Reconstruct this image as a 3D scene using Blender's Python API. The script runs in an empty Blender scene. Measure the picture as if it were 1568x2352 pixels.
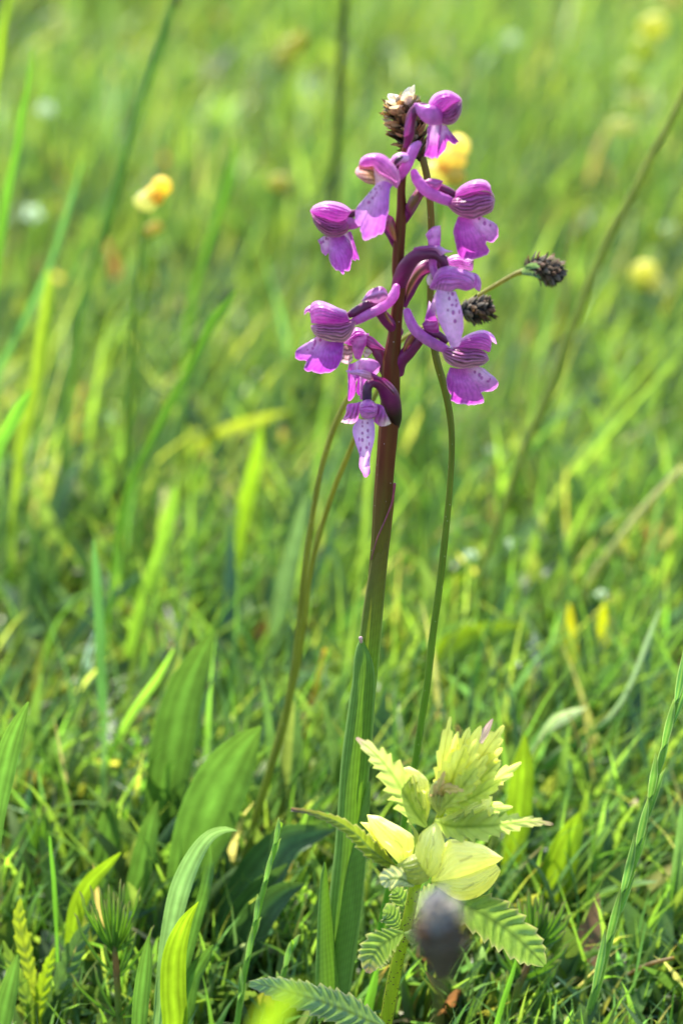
import bpy, math, random
import numpy as np
from mathutils import Vector, Matrix

random.seed(7); RNG = np.random.default_rng(7)
S = bpy.context.scene
COL = S.collection
CM = 0.01

# ------------------------------------------------------------------ camera
TH = math.radians(20.0); DIST = 76.0; CAM_H = 39.0; FRAME_H = 21.8
FW = np.array([0, math.cos(TH), -math.sin(TH)]); UP = np.array([0, math.sin(TH), math.cos(TH)]); RT = np.array([1.0, 0, 0])
CAM = np.array([0, -DIST * math.cos(TH), CAM_H])
cd = bpy.data.cameras.new('camera'); cam = bpy.data.objects.new('camera', cd); COL.objects.link(cam)
cam.location = CAM * CM; cam.rotation_euler = (math.pi / 2 - TH, 0, 0)
cd.sensor_fit = 'VERTICAL'; cd.sensor_height = 17.3; cd.lens = 17.3 * DIST / FRAME_H
cd.clip_start = 0.01; cd.clip_end = 500
cd.dof.use_dof = True; cd.dof.focus_distance = (DIST + 0.3) * CM; cd.dof.aperture_fstop = 6.2; cd.dof.aperture_blades = 0
S.camera = cam
# ------------------------------------------------------------------ sky, sun, exposure
SUN_EL = math.radians(56); SUN_AZ = math.radians(-22)      # behind the plant, a little to the left
w = bpy.data.worlds.new('World'); S.world = w; w.use_nodes = True
nt = w.node_tree; nt.nodes.clear()
sky = nt.nodes.new('ShaderNodeTexSky'); sky.sky_type = 'NISHITA'; sky.sun_disc = False
sky.sun_elevation = SUN_EL; sky.sun_rotation = SUN_AZ
bg = nt.nodes.new('ShaderNodeBackground'); bg.inputs[1].default_value = 0.15
out = nt.nodes.new('ShaderNodeOutputWorld'); nt.links.new(sky.outputs[0], bg.inputs[0]); nt.links.new(bg.outputs[0], out.inputs[0])
sl = bpy.data.lights.new('sun', 'SUN'); sl.energy = 5.0; sl.angle = math.radians(0.6); sl.color = (1.0, 0.95, 0.86)
so = bpy.data.objects.new('sun', sl); COL.objects.link(so)
sd = Vector((math.sin(SUN_AZ) * math.cos(SUN_EL), math.cos(SUN_AZ) * math.cos(SUN_EL), math.sin(SUN_EL)))
so.rotation_euler = sd.to_track_quat('Z', 'Y').to_euler()
S.view_settings.view_transform = 'Standard'; S.view_settings.look = 'None'; S.view_settings.gamma = 1
S.view_settings.exposure = 1.35; S.view_settings.use_curve_mapping = False
S.render.engine = 'CYCLES'; S.cycles.use_denoising = True; S.cycles.max_bounces = 8
S.cycles.transmission_bounces = 6; S.cycles.diffuse_bounces = 4; S.cycles.glossy_bounces = 3
S.cycles.sample_clamp_indirect = 6

# ------------------------------------------------------------------ coordinates (cm)
def at(x, y, Y):
    """point of the plant plane y=Y seen in the direction (x, y) of a 1568x2352 view; works on arrays"""
    x = np.asarray(x, float); y = np.asarray(y, float); Y = np.asarray(Y, float)
    k = FRAME_H / DIST / 2352.0
    sx = (x - 784) * k; sy = -(y - 1176) * k
    d = FW[None, :] + sx.reshape(-1, 1) * RT + sy.reshape(-1, 1) * UP
    t = (Y.reshape(-1) - CAM[1]) / d[:, 1]
    return (CAM[None, :] + d * t[:, None])
class Cv:
    def __init__(s, x0, y0, k): s.x0, s.y0, s.k = x0, y0, k
    def w(s, P):
        P = np.asarray(P, float); sh = P.shape[:-1]; P = P.reshape(-1, P.shape[-1])
        return at(s.x0 + P[:, 0] * s.k, s.y0 + P[:, 1] * s.k, P[:, 2]).reshape(sh + (3,))
    def r(s, rpx, Y): return rpx * s.k * FRAME_H / 2352 * (DIST + Y) / DIST
D = Cv(0, 0, 1)
C1 = Cv(775.1, 189.5, .2563); C2 = Cv(660.3, 505.3, .3296); C3 = Cv(660.3, 735, .1831); C4 = Cv(660.3, 1033.6, .2930)
C5 = Cv(545.5, 1952.3, .5127); C6 = Cv(631.6, 1607.8, .4394); C7 = Cv(0, 1837.4, .4394); C8 = Cv(1091, 1665, .3043)
CA = Cv(689.0, 321.6, .1611)     # left upper flowers
CB = Cv(849.8, 206.7, .1025)     # dry seed head
CC = Cv(1022.1, 551.2, .1831)    # small dark heads
CE = Cv(792.4, 1814.4, .2453)    # rattle, lower flowers
CF = Cv(918.7, 1625.0, .2380)    # rattle, top

# ------------------------------------------------------------------ object helpers
def sc(r, g, b):
    f = lambda c: (c / 255 / 12.92) if c <= 10 else ((c / 255 + .055) / 1.055) ** 2.4
    return np.array([f(r), f(g), f(b)])
def thing(name, label, cat, loc=(0, 0, 0), group=None):
    o = bpy.data.objects.new(name, None); COL.objects.link(o); o.empty_display_size = .01
    o.location = np.asarray(loc, float) * CM; o['label'] = label; o['category'] = cat
    if group: o['group'] = group
    o['_base'] = [float(v) for v in loc]
    return o
def base_of(p):
    while p is not None:
        if '_base' in p: return np.array(p['_base'])
        p = p.parent
    return np.zeros(3)
def mk(name, V, F, C, mat, parent=None, smooth=True):
    V = np.asarray(V, float); me = bpy.data.meshes.new(name)
    b = base_of(parent)
    V = (V - b) * CM
    F = np.asarray(F, np.int32)
    n = F.shape[1]
    me.vertices.add(len(V)); me.vertices.foreach_set('co', V.astype(np.float32).ravel())
    me.loops.add(F.size); me.loops.foreach_set('vertex_index', F.ravel())
    me.polygons.add(len(F)); me.polygons.foreach_set('loop_start', np.arange(0, F.size, n, dtype=np.int32))
    me.polygons.foreach_set('loop_total', np.full(len(F), n, np.int32))
    me.polygons.foreach_set('use_smooth', np.full(len(F), smooth))
    me.update(calc_edges=True)
    a = me.color_attributes.new('Col', 'FLOAT_COLOR', 'POINT')
    C = np.asarray(C, float)
    if C.ndim == 1: C = np.tile(C, (len(V), 1))
    a.data.foreach_set('color', np.concatenate([np.clip(C, 0, 1), np.ones((len(V), 1))], 1).astype(np.float32).ravel())
    me.materials.append(mat); me.validate()
    o = bpy.data.objects.new(name, me); COL.objects.link(o)
    if parent is not None: o.parent = parent
    return o
class Acc:
    """collects several grids into one mesh"""
    def __init__(s): s.V, s.F, s.C, s.n = [], [], [], 0
    def add(s, V, F, C):
        C = np.asarray(C, float)
        if C.ndim == 1: C = np.tile(C, (len(V), 1))
        s.V.append(V); s.F.append(np.asarray(F) + s.n); s.C.append(C); s.n += len(V)
    def mk(s, name, mat, parent=None, smooth=True):
        return mk(name, np.concatenate(s.V), np.concatenate(s.F), np.concatenate(s.C), mat, parent, smooth)
def grid_faces(nu, nv, closed_v=False):
    i = np.arange(nu - 1)[:, None]; m = nv if closed_v else nv - 1
    j = np.arange(m)[None, :]; j2 = (j + 1) % nv
    a = i * nv + j; b = i * nv + j2; c = (i + 1) * nv + j2; d = (i + 1) * nv + j
    return np.stack([a + 0 * j, b + 0 * i, c + 0 * i, d + 0 * j], -1).reshape(-1, 4)
def cr(P, n):
    """Catmull-Rom resampling of the rows of P at n points, even in chord length of the first two columns"""
    P = np.asarray(P, float)
    if len(P) == 2:
        t = np.linspace(0, 1, n)[:, None]; return P[0] * (1 - t) + P[1] * t
    d = np.sqrt((np.diff(P[:, :2], axis=0) ** 2).sum(1)) + 1e-6
    s = np.concatenate([[0], np.cumsum(d)]); s /= s[-1]
    Q = np.vstack([2 * P[0] - P[1], P, 2 * P[-1] - P[-2]])
    t = np.linspace(0, 1, n); k = np.clip(np.searchsorted(s, t, side='right') - 1, 0, len(P) - 2)
    f = ((t - s[k]) / (s[k + 1] - s[k]))[:, None]
    p0, p1, p2, p3 = Q[k], Q[k + 1], Q[k + 2], Q[k + 3]
    h = s[k + 1] - s[k]
    h0 = np.where(k > 0, s[k] - s[np.maximum(k - 1, 0)], h); h2 = np.where(k + 2 < len(s), s[np.minimum(k + 2, len(s) - 1)] - s[k + 1], h)
    h, h0, h2 = h[:, None], h0[:, None], h2[:, None]
    m1 = (p2 - p0) / (h + h0) * h; m2 = (p3 - p1) / (h + h2) * h
    f2, f3 = f * f, f ** 3
    return (2 * f3 - 3 * f2 + 1) * p1 + (f3 - 2 * f2 + f) * m1 + (-2 * f3 + 3 * f2) * p2 + (f3 - f2) * m2
def pad(P, Y0):
    return np.array([[q[0], q[1], (q[2] if len(q) > 2 else 0) + Y0] for q in P], float)
def hsh(n, seed): return np.random.default_rng(seed).uniform(-1, 1, n)
def noise1(t, f, seed):
    r = hsh(int(f) + 4, seed); x = t * f; k = np.floor(x).astype(int) % (len(r) - 1); q = x - np.floor(x); q = q * q * (3 - 2 * q)
    return r[k] * (1 - q) + r[k + 1] * q

def loft(cv, curves, Y0=0.0, nu=40, nv=20, bulge=0.0, rounded=False, ends=True, wr=0.0, ridge=0.0, rn=6, rag=0.0, ragf=22, color=None, seed=1, skew=0.0):
    """surface through curves given in view units with depth in cm; bulge pushes it towards the camera side"""
    R = np.array([cr(pad(c, Y0), nu) for c in curves])            # k,nu,3
    v = np.linspace(0, 1, nv); u = np.linspace(0, 1, nu)
    k = len(R)
    if k == 2: G = R[0][:, None, :] * (1 - v)[None, :, None] + R[1][:, None, :] * v[None, :, None]
    else:
        G = np.zeros((nu, nv, 3))
        for i in range(nu): G[i] = cr(np.concatenate([R[:, i, :], ], 0), nv)
    U, Vv = np.meshgrid(u, v, indexing='ij')
    if rag:
        dr = R[-1] - R[-2]; L = np.sqrt((dr[:, :2] ** 2).sum(1)).mean() + 1e-6
        q = rag * (noise1(u, ragf, seed) * .7 + noise1(u, ragf * 2, seed + 1) * .3)
        G[:, :, :2] += (dr[:, None, :2] / L) * q[:, None, None] * (Vv ** 5)[:, :, None]
    pr = np.sqrt(np.clip(1 - (2 * Vv - 1) ** 2, 0, 1)) if rounded else np.sin(np.pi * Vv)
    pe = np.sqrt(np.clip(np.sin(np.pi * U), 0, 1)) if ends else 1.0
    G[:, :, 2] -= bulge * pr * pe
    if ridge: G[:, :, 2] -= ridge * np.cos(2 * np.pi * rn * (Vv + .03 * np.sin(U * 6))) * np.sin(np.pi * U) * np.sin(np.pi * Vv)
    if skew: G[:, :, 2] += skew * Vv
    if wr:
        G[:, :, 2] += wr * (np.sin(U * 23 + seed + 3 * Vv) * .5 + np.sin(U * 41 + Vv * 5 + seed * 2) * .3 + np.sin(Vv * 17 + U * 6 + seed) * .4) * (0.25 + .75 * Vv)
    C = color(U, Vv, G[:, :, 0], G[:, :, 1]) if callable(color) else np.tile(color, (nu * nv, 1)).reshape(nu, nv, 3)
    W = cv.w(G)
    return W.reshape(-1, 3), grid_faces(nu, nv), C.reshape(-1, 3)

def tube_w(P, r, seg=12, flat=None, cap=True, rib=0.0, nr=5):
    """swept tube in world cm; P n,3; r n"""
    P = np.asarray(P, float); n = len(P); T = np.gradient(P, axis=0); T /= np.linalg.norm(T, axis=1)[:, None] + 1e-9
    a = np.array([0, -1.0, 0]); a = a - T[0] * a.dot(T[0]); a /= np.linalg.norm(a) + 1e-9
    V = []; ang = np.linspace(0, 2 * np.pi, seg, endpoint=False)
    for i in range(n):
        a = a - T[i] * a.dot(T[i]); a /= np.linalg.norm(a) + 1e-9; b = np.cross(T[i], a)
        fl = 1 if flat is None else flat
        V.append(P[i] + r[i] * (1 + rib * np.cos(nr * ang + i * .02))[:, None] * (np.cos(ang)[:, None] * a * fl + np.sin(ang)[:, None] * b))
    V = np.array(V)
    V = V.reshape(-1, 3)
    F = grid_faces(n, seg, True)
    if cap:
        V = np.vstack([V, P[:1] - T[:1] * r[0] * .5, P[-1:] + T[-1:] * r[-1] * .5]); c0, c1 = n * seg, n * seg + 1
        j = np.arange(seg); j2 = (j + 1) % seg
        F = np.vstack([F, np.stack([0 * j + c0, j2, j, j], 1)[:, [0, 1, 2, 0]] if False else np.stack([0 * j + c0, j2, j, 0 * j + c0], 1), np.stack([0 * j + c1, (n - 1) * seg + j, (n - 1) * seg + j2, 0 * j + c1], 1)])
    return V, F
def fix_tris(F): return F
def tube(cv, pts, Y0=0.0, n=28, seg=12, color=(.1, .1, .1), flat=None, wob=0, cap=False, seed=0, rib=0.0, nr=5):
    """pts: (x, y, dY, r) in view units; colour may be a function of (t, angle)"""
    P = np.array([[p[0], p[1], p[2] + Y0, p[3]] for p in pts], float)
    Q = cr(P, n); W = cv.w(Q[:, :3]); r = np.array([cv.r(q[3], q[2]) for q in Q])
    if wob: r = r * (1 + wob * noise1(np.linspace(0, 1, n), 9, seed))
    # closed ends by shrinking
    if cap:
        T0 = W[0] - W[1]; T0 /= np.linalg.norm(T0); T1 = W[-1] - W[-2]; T1 /= np.linalg.norm(T1)
        e0 = [W[0] + T0 * r[0] * k for k in (.95, .8, .5)]; e1 = [W[-1] + T1 * r[-1] * k for k in (.5, .8, .95)]
        W = np.vstack([e0, W, e1]); r = np.concatenate([r[0] * np.array([.25, .6, .88]), r, r[-1] * np.array([.88, .6, .25])])
    V, F = tube_w(W, r, seg, flat, cap=False, rib=rib, nr=nr)
    m = len(W)
    if cap:
        V = np.vstack([V, W[:1], W[-1:]]); V[-2] = W[0] + (W[0] - W[1]) * .15; V[-1] = W[-1] + (W[-1] - W[-2]) * .15
    t = np.repeat(np.linspace(0, 1, m), seg); an = np.tile(np.linspace(0, 2 * np.pi, seg, endpoint=False), m)
    C = color(t, an) if callable(color) else np.tile(color, (m * seg, 1))
    if cap:
        C = np.vstack([C, C[:1], C[-1:]])
    return V, F, C

def leaf(cv, mid, Y0=0.0, n=40, nv=9, teeth=0, amp=.3, fold=0.0, tilt=0.0, base=(.06, .12, .03), tip=None, vein=None, edge=None,
         nvein=0, ribs=0.0, sidev=0.0, wav=0.0, seed=0, curl=0.0):
    """leaf blade along a midrib; mid rows: (x, y, dY, half width)"""
    P = np.array([[p[0], p[1], p[2] + Y0, p[3]] for p in mid], float)
    Q = cr(P, n); t = np.linspace(0, 1, n)
    T = np.gradient(Q[:, :2], axis=0); T /= np.linalg.norm(T, axis=1)[:, None] + 1e-9; N = np.stack([-T[:, 1], T[:, 0]], 1)
    s = np.linspace(-1, 1, nv)
    w = np.clip(Q[:, 3], 0, None)
    G = np.zeros((n, nv, 3)); tt, ss = np.meshgrid(t, s, indexing='ij')
    if teeth:
        jt = .18 * np.sin(t * teeth * 1.9 + seed); ph = (t * teeth + jt) % 1.0; tooth = 1 - amp * (1 + .25 * np.sin(np.floor(t * teeth + jt) * 2.7 + seed)) * (1 - ph ** 1.3)          # saw teeth pointing to the tip
        tooth = np.where(t < .06, 1 - amp * .5, tooth)
    else: tooth = np.ones(n)
    a = np.abs(ss)
    ww = w[:, None] * (1 + (tooth[:, None] - 1) * np.clip((a - .35) / .65, 0, 1))
    fwd = (a ** 1.5) * w[:, None] * (0.35 if teeth else 0)
    G[:, :, 0] = Q[:, None, 0] + N[:, None, 0] * ss * ww + T[:, None, 0] * fwd
    G[:, :, 1] = Q[:, None, 1] + N[:, None, 1] * ss * ww + T[:, None, 1] * fwd
    wc = w[:, None] * cv.k * FRAME_H / 2352
    rel = fold * a * wc + tilt * ss * wc + curl * (ss ** 2) * wc
    JT = (.18 * np.sin(tt * teeth * 1.9 + seed)) if teeth else 0
    if sidev and teeth: rel = rel + sidev * wc * np.cos(2 * np.pi * (tt * teeth + JT + (1 - a) * .8)) * np.sin(np.pi * np.clip(a, 0, 1)) ** .7
    if ribs: rel = rel + ribs * wc * np.cos(ss * np.pi * max(nvein, 3))
    if wav: rel = rel + wav * wc * ss * np.sin(tt * 14 + seed)
    G[:, :, 2] = Q[:, None, 2] + rel
    b = np.asarray(base, float); C = np.tile(b, (n, nv, 1))
    if tip is not None:
        k = (tt ** 6)[:, :, None]; C = C * (1 - k) + np.asarray(tip) * k
    if nvein: 
        k = (.5 + .5 * np.cos(ss * np.pi * nvein)) ** 3; C = C * (1 - .28 * k[:, :, None])
    if vein is not None:
        k = np.clip(1 - a / .16, 0, 1)
        if teeth: k = np.maximum(k, .35 * np.clip(np.cos(2 * np.pi * (tt * teeth + JT + (1 - a) * .8 + .45)), 0, 1) ** 6 * (a < .9))
        C = C * (1 - k[:, :, None]) + np.asarray(vein) * k[:, :, None]
    if edge is not None:
        k = np.clip((a - .8) / .2, 0, 1)[:, :, None]; C = C * (1 - k) + np.asarray(edge) * k
    C = C * (1 + .12 * np.sin(tt * 9 + seed)[:, :, None] * .6 + .06 * np.sin(ss * 7 + tt * 31 + seed)[:, :, None])
    return cv.w(G).reshape(-1, 3), grid_faces(n, nv), C.reshape(-1, 3)

# ------------------------------------------------------------------ materials
def mat(name, trans=0.0, tcol=(1, 1, 1), rough=.5, spec=.5, var=.15, vscale=300, bump=.0, bscale=2000, dots=0.0, dotcol=(.7, .55, .6), dscale=500, sheen=0.0, stretch=None):
    m = bpy.data.materials.new(name); m.use_nodes = True; n = m.node_tree; n.nodes.clear(); L = n.links.new
    o = n.nodes.new('ShaderNodeOutputMaterial'); p = n.nodes.new('ShaderNodeBsdfPrincipled')
    at_ = n.nodes.new('ShaderNodeAttribute'); at_.attribute_name = 'Col'
    tc = n.nodes.new('ShaderNodeTexCoord'); mp = n.nodes.new('ShaderNodeMapping'); L(tc.outputs['Object'], mp.inputs[0])
    if stretch: mp.inputs['Scale'].default_value = stretch
    nz = n.nodes.new('ShaderNodeTexNoise'); nz.inputs['Scale'].default_value = vscale; nz.inputs['Detail'].default_value = 3; L(mp.outputs[0], nz.inputs['Vector'])
    mr = n.nodes.new('ShaderNodeMapRange'); mr.inputs[1].default_value = .3; mr.inputs[2].default_value = .7; mr.inputs[3].default_value = 1 - var; mr.inputs[4].default_value = 1 + var
    L(nz.outputs[0], mr.inputs[0])
    mx = n.nodes.new('ShaderNodeVectorMath'); mx.operation = 'SCALE'; L(at_.outputs['Color'], mx.inputs[0]); L(mr.outputs[0], mx.inputs['Scale'])
    colo = mx.outputs[0]
    if dots:
        vo = n.nodes.new('ShaderNodeTexVoronoi'); vo.inputs['Scale'].default_value = dscale; L(tc.outputs['Object'], vo.inputs['Vector'])
        lt = n.nodes.new('ShaderNodeMath'); lt.operation = 'LESS_THAN'; lt.inputs[1].default_value = dots; L(vo.outputs['Distance'], lt.inputs[0])
        mc = n.nodes.new('ShaderNodeMixRGB'); L(lt.outputs[0], mc.inputs[0]); L(colo, mc.inputs[1]); mc.inputs[2].default_value = (*dotcol, 1); colo = mc.outputs[0]
    L(colo, p.inputs['Base Color']); p.inputs['Roughness'].default_value = rough; p.inputs['Specular IOR Level'].default_value = spec
    if sheen:
        p.inputs['Sheen Weight'].default_value = sheen; p.inputs['Sheen Roughness'].default_value = .4
    if bump:
        b = n.nodes.new('ShaderNodeBump'); b.inputs['Strength'].default_value = bump; b.inputs['Distance'].default_value = .0003
        n2 = n.nodes.new('ShaderNodeTexNoise'); n2.inputs['Scale'].default_value = bscale; n2.inputs['Detail'].default_value = 2; L(mp.outputs[0], n2.inputs['Vector'])
        L(n2.outputs[0], b.inputs['Height']); L(b.outputs[0], p.inputs['Normal'])
    if trans:
        t = n.nodes.new('ShaderNodeBsdfTranslucent'); tm = n.nodes.new('ShaderNodeVectorMath'); tm.operation = 'MULTIPLY'
        L(colo, tm.inputs[0]); tm.inputs[1].default_value = tcol; L(tm.outputs[0], t.inputs[0])
        ms = n.nodes.new('ShaderNodeMixShader'); ms.inputs[0].default_value = trans; L(p.outputs[0], ms.inputs[1]); L(t.outputs[0], ms.inputs[2]); L(ms.outputs[0], o.inputs[0])
    else: L(p.outputs[0], o.inputs[0])
    return m
M_petal = mat('petal', .42, (1.4, 1.15, 1.35), .34, .7, .16, 900, 1.0, 1000, sheen=.3)
M_petal_dark = mat('bract', .15, (1.3, 1, 1.2), .38, .5, .15, 400, .2, 4000)
M_stem = mat('orchid_stem', .0, (1, 1, 1), .55, .2, .15, 150, .2, 1500, dots=.06, dscale=600, stretch=(4, 4, .6))
M_sheath = mat('orchid_leaf', .2, (2.0, 1.9, .7), .55, .3, .12, 200, .3, 3000, stretch=(3, 3, .4))
M_leaf = mat('leaf', .42, (1.5, 1.4, .8), .42, .45, .18, 220, .25, 1500)
M_grass = mat('grass_blade', .52, (2.2, 2.25, 1.0), .38, .5, .2, 60)
M_rattle = mat('rattle_leaf', .30, (1.6, 1.5, .8), .33, .8, .15, 400, .5, 3500)
M_calyx = mat('rattle_calyx', .6, (1.2, 1.2, 1.1), .4, .4, .07, 200, .15, 2500, sheen=.2)
M_dry = mat('dry_husk', .25, (1.4, 1.2, .8), .6, .3, .25, 600, .3, 3000)
M_dark = mat('dark_spike', .0, (1, 1, 1), .75, .2, .3, 600, .5, 2000)
M_stalk = mat('stalk', .3, (2.4, 2.2, .6), .5, .4, .18, 200, .2, 2500, dots=.10, dotcol=(.5, .5, .35), dscale=900, stretch=(3, 3, .5))

# ------------------------------------------------------------------ ground
def struct(o): o['kind'] = 'structure'; return o
def hgt(x, y):
    return 0.5 * np.sin(x * .11 + 1) * np.sin(y * .09) + .3 * np.sin(x * .31 + y * .2) - .6
def build_ground():
    ax = np.concatenate([-np.geomspace(20000, 130, 24), np.linspace(-110, 110, 70), np.geomspace(130, 20000, 24)])
    ay = np.concatenate([-np.geomspace(20000, 130, 20), np.linspace(-110, 330, 110), np.geomspace(350, 40000, 26)])
    X, Y = np.meshgrid(ax, ay, indexing='ij'); Z = hgt(X, Y)
    V = np.stack([X, Y, Z], -1).reshape(-1, 3); F = grid_faces(len(ax), len(ay))
    m = bpy.data.materials.new('turf_soil'); m.use_nodes = True; n = m.node_tree; p = n.nodes['Principled BSDF']; L = n.links.new
    tc = n.nodes.new('ShaderNodeTexCoord'); a = n.nodes.new('ShaderNodeTexNoise'); a.inputs['Scale'].default_value = 60; a.inputs['Detail'].default_value = 8; L(tc.outputs['Object'], a.inputs[0])
    b = n.nodes.new('ShaderNodeTexNoise'); b.inputs['Scale'].default_value = 8; b.inputs['Detail'].default_value = 4; L(tc.outputs['Object'], b.inputs[0])
    r = n.nodes.new('ShaderNodeValToRGB'); e = r.color_ramp.elements
    e[0].position = .35; e[0].color = (.012, .022, .006, 1); e[1].position = .7; e[1].color = (.09, .11, .025, 1)
    k = e.new(.52); k.color = (.035, .055, .012, 1)
    ad = n.nodes.new('ShaderNodeMath'); ad.operation = 'MULTIPLY_ADD'; L(a.outputs[0], ad.inputs[0]); ad.inputs[1].default_value = .6; 
    mm = n.nodes.new('ShaderNodeMath'); mm.operation = 'MULTIPLY'; mm.inputs[1].default_value = .4; L(b.outputs[0], mm.inputs[0]); L(mm.outputs[0], ad.inputs[2])
    L(ad.outputs[0], r.inputs[0]); L(r.outputs[0], p.inputs['Base Color']); p.inputs['Roughness'].default_value = .95; p.inputs['Specular IOR Level'].default_value = .1
    bu = n.nodes.new('ShaderNodeBump'); bu.inputs['Strength'].default_value = .8; bu.inputs['Distance'].default_value = .004; L(a.outputs[0], bu.inputs['Height']); L(bu.outputs[0], p.inputs['Normal'])
    struct(mk('ground', V, F, np.array([.05, .06, .02]), m))
build_ground()

# ------------------------------------------------------------------ grass (nobody could count it)
G_MID = np.array([[.11, .185, .04], [.145, .23, .045], [.18, .255, .055], [.09, .17, .08], [.23, .28, .06], [.29, .31, .09], [.06, .12, .035]])
def blades(name, N, xr, yr, Lr, Wr, lean, leansd, pal, pw, label, ns=6, three=False, azm=0.0, azsd=.9, seed=3, a1=(.1, .9), flatw=0.0, cat='grass', mat_=None, wprof=.6, wedge=None, keep=None, patch=0.0):
    R = np.random.default_rng(seed)
    y = yr[0] + (yr[1] - yr[0]) * R.random(N) ** 1.0
    if wedge: hw = wedge[0] + wedge[1] * (y + 71.4); x = R.uniform(-1, 1, N) * hw
    else: x = R.uniform(xr[0], xr[1], N)
    if keep is not None:
        k = keep(x, y); x, y = x[k], y[k]; N = len(x)
    if patch:
        pn = np.sin(x * .21 + 1.3 * np.sin(y * .13)) + np.sin(y * .17 + 1.7 * np.sin(x * .12 + 2)) + np.sin((x + y) * .33)
        k = R.random(N) < 1 / (1 + np.exp(-(pn + .6) * patch)); x, y, pn = x[k], y[k], pn[k]; N = len(x)
    Ln = R.uniform(0, 1, N) ** 1.3 * (Lr[1] - Lr[0]) + Lr[0]
    # in front of the orchid nothing stands up into the lens
    bot = CAM_H - (y + 71.4) * math.tan(math.radians(28.6))
    mx = np.where(y < 9, np.clip(np.maximum(bot, 0) * (y < 1) + .7 + np.maximum(y + 3, 0) * .32 + R.uniform(-.3, .8, N), .6, 99), 99.)
    Ln = np.minimum(Ln, mx)
    Wd = R.uniform(*Wr, N) * (.6 + .4 * R.random(N)); az = azm + R.normal(0, azsd, N); a0 = np.abs(R.normal(lean, leansd, N)); aa = R.uniform(*a1, N)
    t = np.linspace(0, 1, ns + 1); P = np.zeros((N, ns + 1, 3)); P[:, 0] = np.stack([x, y, hgt(x, y) - .2], 1)
    hd = np.stack([np.cos(az), np.sin(az), 0 * az], 1)
    tw = R.uniform(0, np.pi, N) if flatw < .5 else R.normal(0, .4, N)
    side = np.stack([-np.sin(az), np.cos(az), 0 * az], 1)
    Wv = np.zeros((N, ns + 1, 3)); Nv = np.zeros((N, ns + 1, 3))
    for i in range(ns + 1):
        an = np.clip(a0 + aa * t[i] ** 1.5, 0, 2.2)
        tg = hd * np.sin(an)[:, None]; tg[:, 2] = np.cos(an)
        if i: P[:, i] = P[:, i - 1] + tg * (Ln / ns)[:, None]
        nm = hd * np.cos(an)[:, None]; nm[:, 2] = -np.sin(an)
        tq = tw + .5 * t[i] * np.sign(tw - 1.5)
        Wv[:, i] = side * np.cos(tq)[:, None] + nm * np.sin(tq)[:, None]
        Nv[:, i] = -side * np.sin(tq)[:, None] + nm * np.cos(tq)[:, None]
    prof = (.55 + .45 * np.sin(np.pi * np.clip(t * 1.3, 0, 1))) * np.clip(1 - t, 0, 1) ** wprof if wprof < 1.5 else np.sin(np.pi * np.clip(.04 + t * .94, 0, 1)) ** .8
    hw = Wd[:, None] * .5 * prof[None]
    if three: V = np.stack([P - Wv * hw[..., None], P + Nv * (hw * .45)[..., None], P + Wv * hw[..., None]], 2); nv = 3
    else: V = np.stack([P - Wv * hw[..., None], P + Wv * hw[..., None]], 2); nv = 2
    V = V.reshape(-1, 3); f0 = grid_faces(ns + 1, nv)
    F = (f0[None] + (np.arange(N) * (ns + 1) * nv)[:, None, None]).reshape(-1, 4)
    ci = R.choice(len(pal), N, p=np.array(pw) / sum(pw)); C = pal[ci] * (1 + R.normal(0, .18, (N, 1))) * (1 + R.normal(0, .06, (N, 3)))
    C = np.repeat(np.clip(C, .005, .8)[:, None], (ns + 1) * nv, 1)
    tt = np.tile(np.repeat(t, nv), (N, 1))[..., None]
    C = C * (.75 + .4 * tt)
    tips = (R.random(N) < .05)[:, None, None] * np.clip((tt - .7) / .3, 0, 1); C = C * (1 - tips) + np.array([.3, .2, .07]) * tips
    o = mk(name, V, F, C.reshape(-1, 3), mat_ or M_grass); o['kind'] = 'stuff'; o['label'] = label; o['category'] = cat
    return o
G_PAL = np.vstack([G_MID, [[.42, .36, .2], [.30, .12, .05], [.24, .30, .28]]])
PW = [3, 5, 5, 3, 2.6, 1.0, 1.5, .2, .08, .6]
ok_or = lambda x, y: (np.hypot(x - .5, y) > 1.6)
G_NEAR = np.array([[.09, .18, .035], [.12, .21, .04], [.16, .25, .045], [.08, .165, .07], [.24, .28, .07], [.3, .27, .14]])
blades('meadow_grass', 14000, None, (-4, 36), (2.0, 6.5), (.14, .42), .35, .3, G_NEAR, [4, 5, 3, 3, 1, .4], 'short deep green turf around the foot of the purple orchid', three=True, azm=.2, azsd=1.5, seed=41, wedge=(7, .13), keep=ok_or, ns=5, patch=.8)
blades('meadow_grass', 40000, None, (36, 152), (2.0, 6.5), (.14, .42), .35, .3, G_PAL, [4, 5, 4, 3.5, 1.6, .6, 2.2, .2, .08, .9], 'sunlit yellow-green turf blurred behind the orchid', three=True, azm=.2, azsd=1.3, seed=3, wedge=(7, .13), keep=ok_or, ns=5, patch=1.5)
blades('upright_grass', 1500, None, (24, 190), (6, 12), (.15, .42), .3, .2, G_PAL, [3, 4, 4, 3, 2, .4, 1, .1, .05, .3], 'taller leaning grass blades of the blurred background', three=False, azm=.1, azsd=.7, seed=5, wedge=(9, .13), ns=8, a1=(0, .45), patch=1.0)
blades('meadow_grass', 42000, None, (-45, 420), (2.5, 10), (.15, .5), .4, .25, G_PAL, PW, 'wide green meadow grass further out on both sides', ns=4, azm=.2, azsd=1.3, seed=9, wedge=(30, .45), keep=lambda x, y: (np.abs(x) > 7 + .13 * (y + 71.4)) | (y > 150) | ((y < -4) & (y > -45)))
blades('meadow_grass', 26000, None, (420, 2200), (6, 18), (.8, 2.2), .35, .25, G_PAL, PW, 'far meadow grass beyond the flowers', ns=3, azm=.2, azsd=1.3, seed=12, wedge=(60, .7))
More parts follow.
